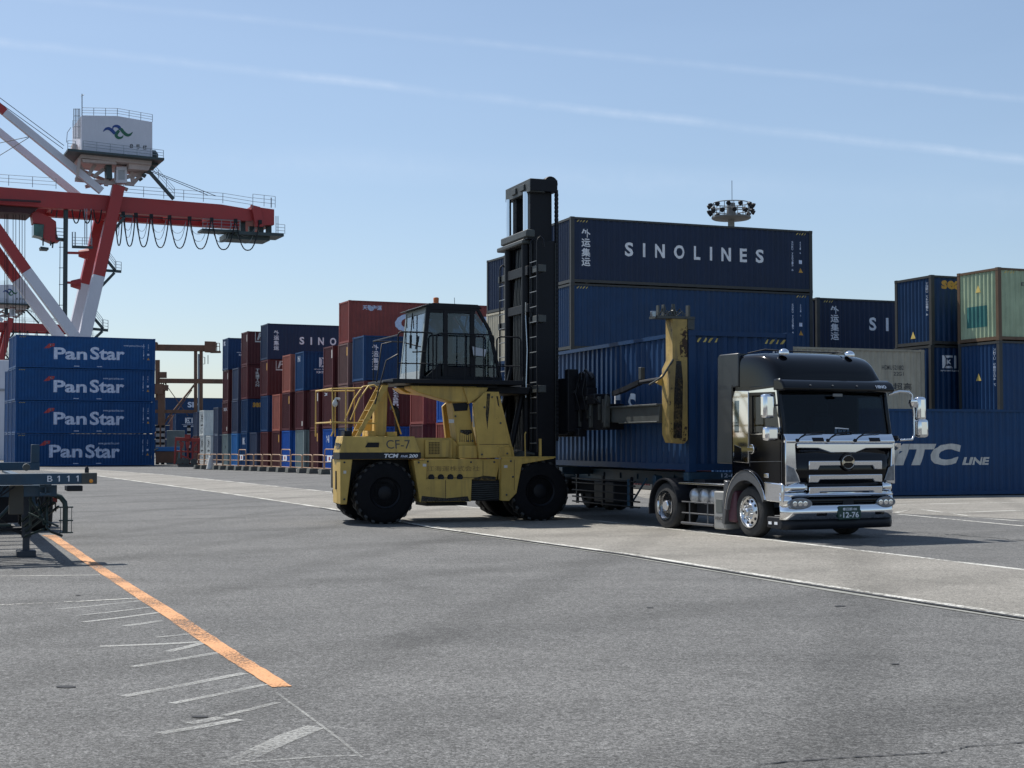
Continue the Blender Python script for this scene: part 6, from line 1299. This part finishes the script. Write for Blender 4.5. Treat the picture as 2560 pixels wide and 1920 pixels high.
# ------------------------------------------------------------------ small fittings that age the machines
bolt = MB()
for pts, y in (([(-1.36, 1.5), (-1.30, 2.55), (-1.12, 2.78), (-.76, 1.52), (-.92, 2.2)], .045), ([(-2.6, 1.35), (-1.6, 1.33), (-1.05, 1.33)], .095), ([(-4.5, 1.34), (-4.5, .55), (-2.84, 1.33)], -.004), ([(-1.9, 2.35), (-1.75, 2.0), (-1.6, 1.8), (-1.5, 1.8)], .292), ([(-.7, 1.35), (-.65, 1.0), (-.8, .6)], -.025)):
    for x, z in pts: bolt.lathe((x, y, z), [(.01, .022), (-.012, .022), (-.018, .014)], 'y', 8)
bolt.build('bolt_heads', M_grease, FK)
seam = MB()
seam.box(-3.62, .03, 1.57, -3.612, .045, 1.60); seam.box(-2.22, .012, .48, -2.212, .022, .94); seam.box(-1.32, .092, .95, -1.312, .1, 1.36); seam.box(-2.66, .090, .985, -1.0, .1, .993); seam.box(-.62, -.024, .7, -.612, -.018, 1.38)
seam.prism([(-1.42, 1.72), (-.72, 1.72), (-.72, 1.728), (-1.42, 1.728)], .044, .05)
seam.build('panel_seam', M_dark, FK)
st = mat('dark_grease_stain', (.05, .042, .025), .6, var=.4, scale=8)
g_ = MB()
def stain(P, y): g_.prism(P, y - .0012, y, ax='y')
stain([(-1.24, 2.86), (-1.16, 2.86), (-1.20, 2.35), (-1.23, 2.05), (-1.27, 2.4)], .0495); stain([(-1.02, 2.80), (-.98, 2.80), (-.94, 2.55), (-.98, 2.6)], .0495)
stain([(-1.78, 2.05), (-1.52, 2.05), (-1.50, 1.98), (-1.62, 1.93), (-1.78, 1.99)], .2995)
for i in range(7): x = -1.80 + i * .05; stain([(x, 1.78), (x + .018, 1.78), (x + .012, 1.78 + random.uniform(.1, .35)), (x + .006, 1.8 + random.uniform(.1, .2))], .2995)
stain([(-1.6, .94), (-1.0, .93), (-1.02, 1.0), (-1.3, 1.03), (-1.5, .98)], .0995); stain([(-2.78, .47), (-1.66, .47), (-1.7, .58), (-2.2, .54), (-2.76, .60)], .0195)
g_.build('grease_stain', M_smear, FK)
lb = MB(); lb.box(-2.05, .292, 2.2, -1.93, .298, 2.28); lb.box(-4.52, -.008, 1.1, -4.46, -.002, 1.16); lb.box(-2.74, .010, 1.24, -2.66, .018, 1.30); lb.box(-.86, -.026, 1.2, -.78, -.02, 1.26); lb.build('warning_label', M_creamtxt, FK)
# carriage fittings: hoses, tags and pale tie wraps
m = MB()
for i in range(5): y = -.4 + i * .35; m.tube([(.98, y, 3.4 - i * .05), (.92 - .02 * (i % 3), y + .1, 2.9), (.95, y - .05, 2.5), (1.03, y + .1, 2.25)], .016, 5)
for i in range(3): m.tube([(1.0, -1.15 + i * .05, 2.62), (.96, -.9 + i * .07, 2.75), (.97, -.5 + i * .1, 2.8 + .05 * i)], .016, 5)
m.build('carriage_hoses', M_blk, FK, smooth=60)
for y, z, a, b in ((-.55, 2.72, .12, .09), (-.25, 3.18, .05, .22), (.15, 2.9, .10, .06), (-.75, 2.30, .06, .06), (-1.15, 2.72, .08, .05)): MB().box(.925, y, z, .935, y + a, z + b).build('pale_tag', M_steel, FK)
for y in (-1.42, -.62): MB().prism([(.98, 2.1), (1.1, 2.1), (1.12, 2.75), (1.02, 2.82), (.98, 2.5)], y, y + .1).build('slide_block', M_grease, FK, bevel=.01)
# mast rollers and stop plates, edge wear
m = MB()
for x in (.058, .655): m.box(x, MY0 - .003, 1.2, x + .012, MY0 + .01, 6.4)
m.build('worn_rail_edge', M_grease, FK)
# truck fine detail
m = MB(); m.prism([(.115, 1.32), (.122, 1.32), (.122, 2.74), (.115, 2.74)], Y0 - .003, Y0); m.prism([(.12, 1.40), (1.12, 1.42), (1.12, 1.428), (.12, 1.408)], Y0 - .003, Y0); m.prism([(1.10, .72), (1.108, .72), (1.115, 1.90), (1.107, 1.90)], Y0 - .003, Y0); m.build('door_seam', M_silver, TR)
MB().prism([(.15, 1.905), (1.06, 1.925), (1.06, 1.94), (.15, 1.92)], Y0 - .014, Y0).build('sill_trim', M_chrome, TR)
MB().box(1.16, .98, 2.60, 1.18, 1.20, 2.66).build('camera_bracket', M_silver, TR, bevel=.01)
for y in (.45, .95, 1.5, 1.95): MB().lathe((1.20, y, 2.80), [(0, .014), (.035, .008)], 'x', 8).build('visor_marker', M_silver, TR)
# parked chassis: light board and hoses below the bolster
m = MB()
for i in range(4): m.tube([(-1.3 - i * .1, .05, 1.12), (-1.35 - i * .1, .02, .98 - .05 * (i % 2)), (-1.15 - i * .1, .06, 1.12)], .012, 5)
m.build('hanging_air_hose', M_dark, PC)
for x in (-2.0, -1.55, -1.0): MB().lathe((x, -.02, 1.40), [(-.03, .05), (.02, .055), (.05, .03)], 'y', 12).build('twistlock_handle', M_grease, PC)

MB().box(-2.45, 1.75, .50, -1.0, 1.95, .98).build('tool_box', M_dark, PC, bevel=.02)
m = MB(); m.tube([(-2.3, .5, .95), (-1.9, .6, .6), (-1.4, .9, .55), (-1.1, 1.2, .85)], .03, 7); m.tube([(-2.3, 1.0, .40), (-1.7, .9, .52), (-1.15, 1.1, .50)], .022, 6); m.tube([(-.9, 1.0, .9), (-.75, .9, .72), (-.66, .6, .80)], .018, 6)
m.build('under_pipes', M_chasg, PC, smooth=60)
MB().box(-2.42, .22, .96, -.55, .34, 1.13).build('gooseneck_crossbeam', M_chas, PC, bevel=.008)
m = MB()
for i in range(3): m.beam((-.62 + i * .06, .5, .92 - i * .06), (-.98 + i * .03, 1.25, .55 - i * .08), .03, .03)
m.build('support_struts', M_chasg, PC)
for x, y, z, w_, h_ in ((-2.2, .16, .98, .12, .07), (-1.65, .16, .97, .08, .09), (-.75, .16, .97, .1, .06)): MB().box(x, y, z, x + w_, y + .06, z + h_).build('valve_box', M_grease, PC, bevel=.006)
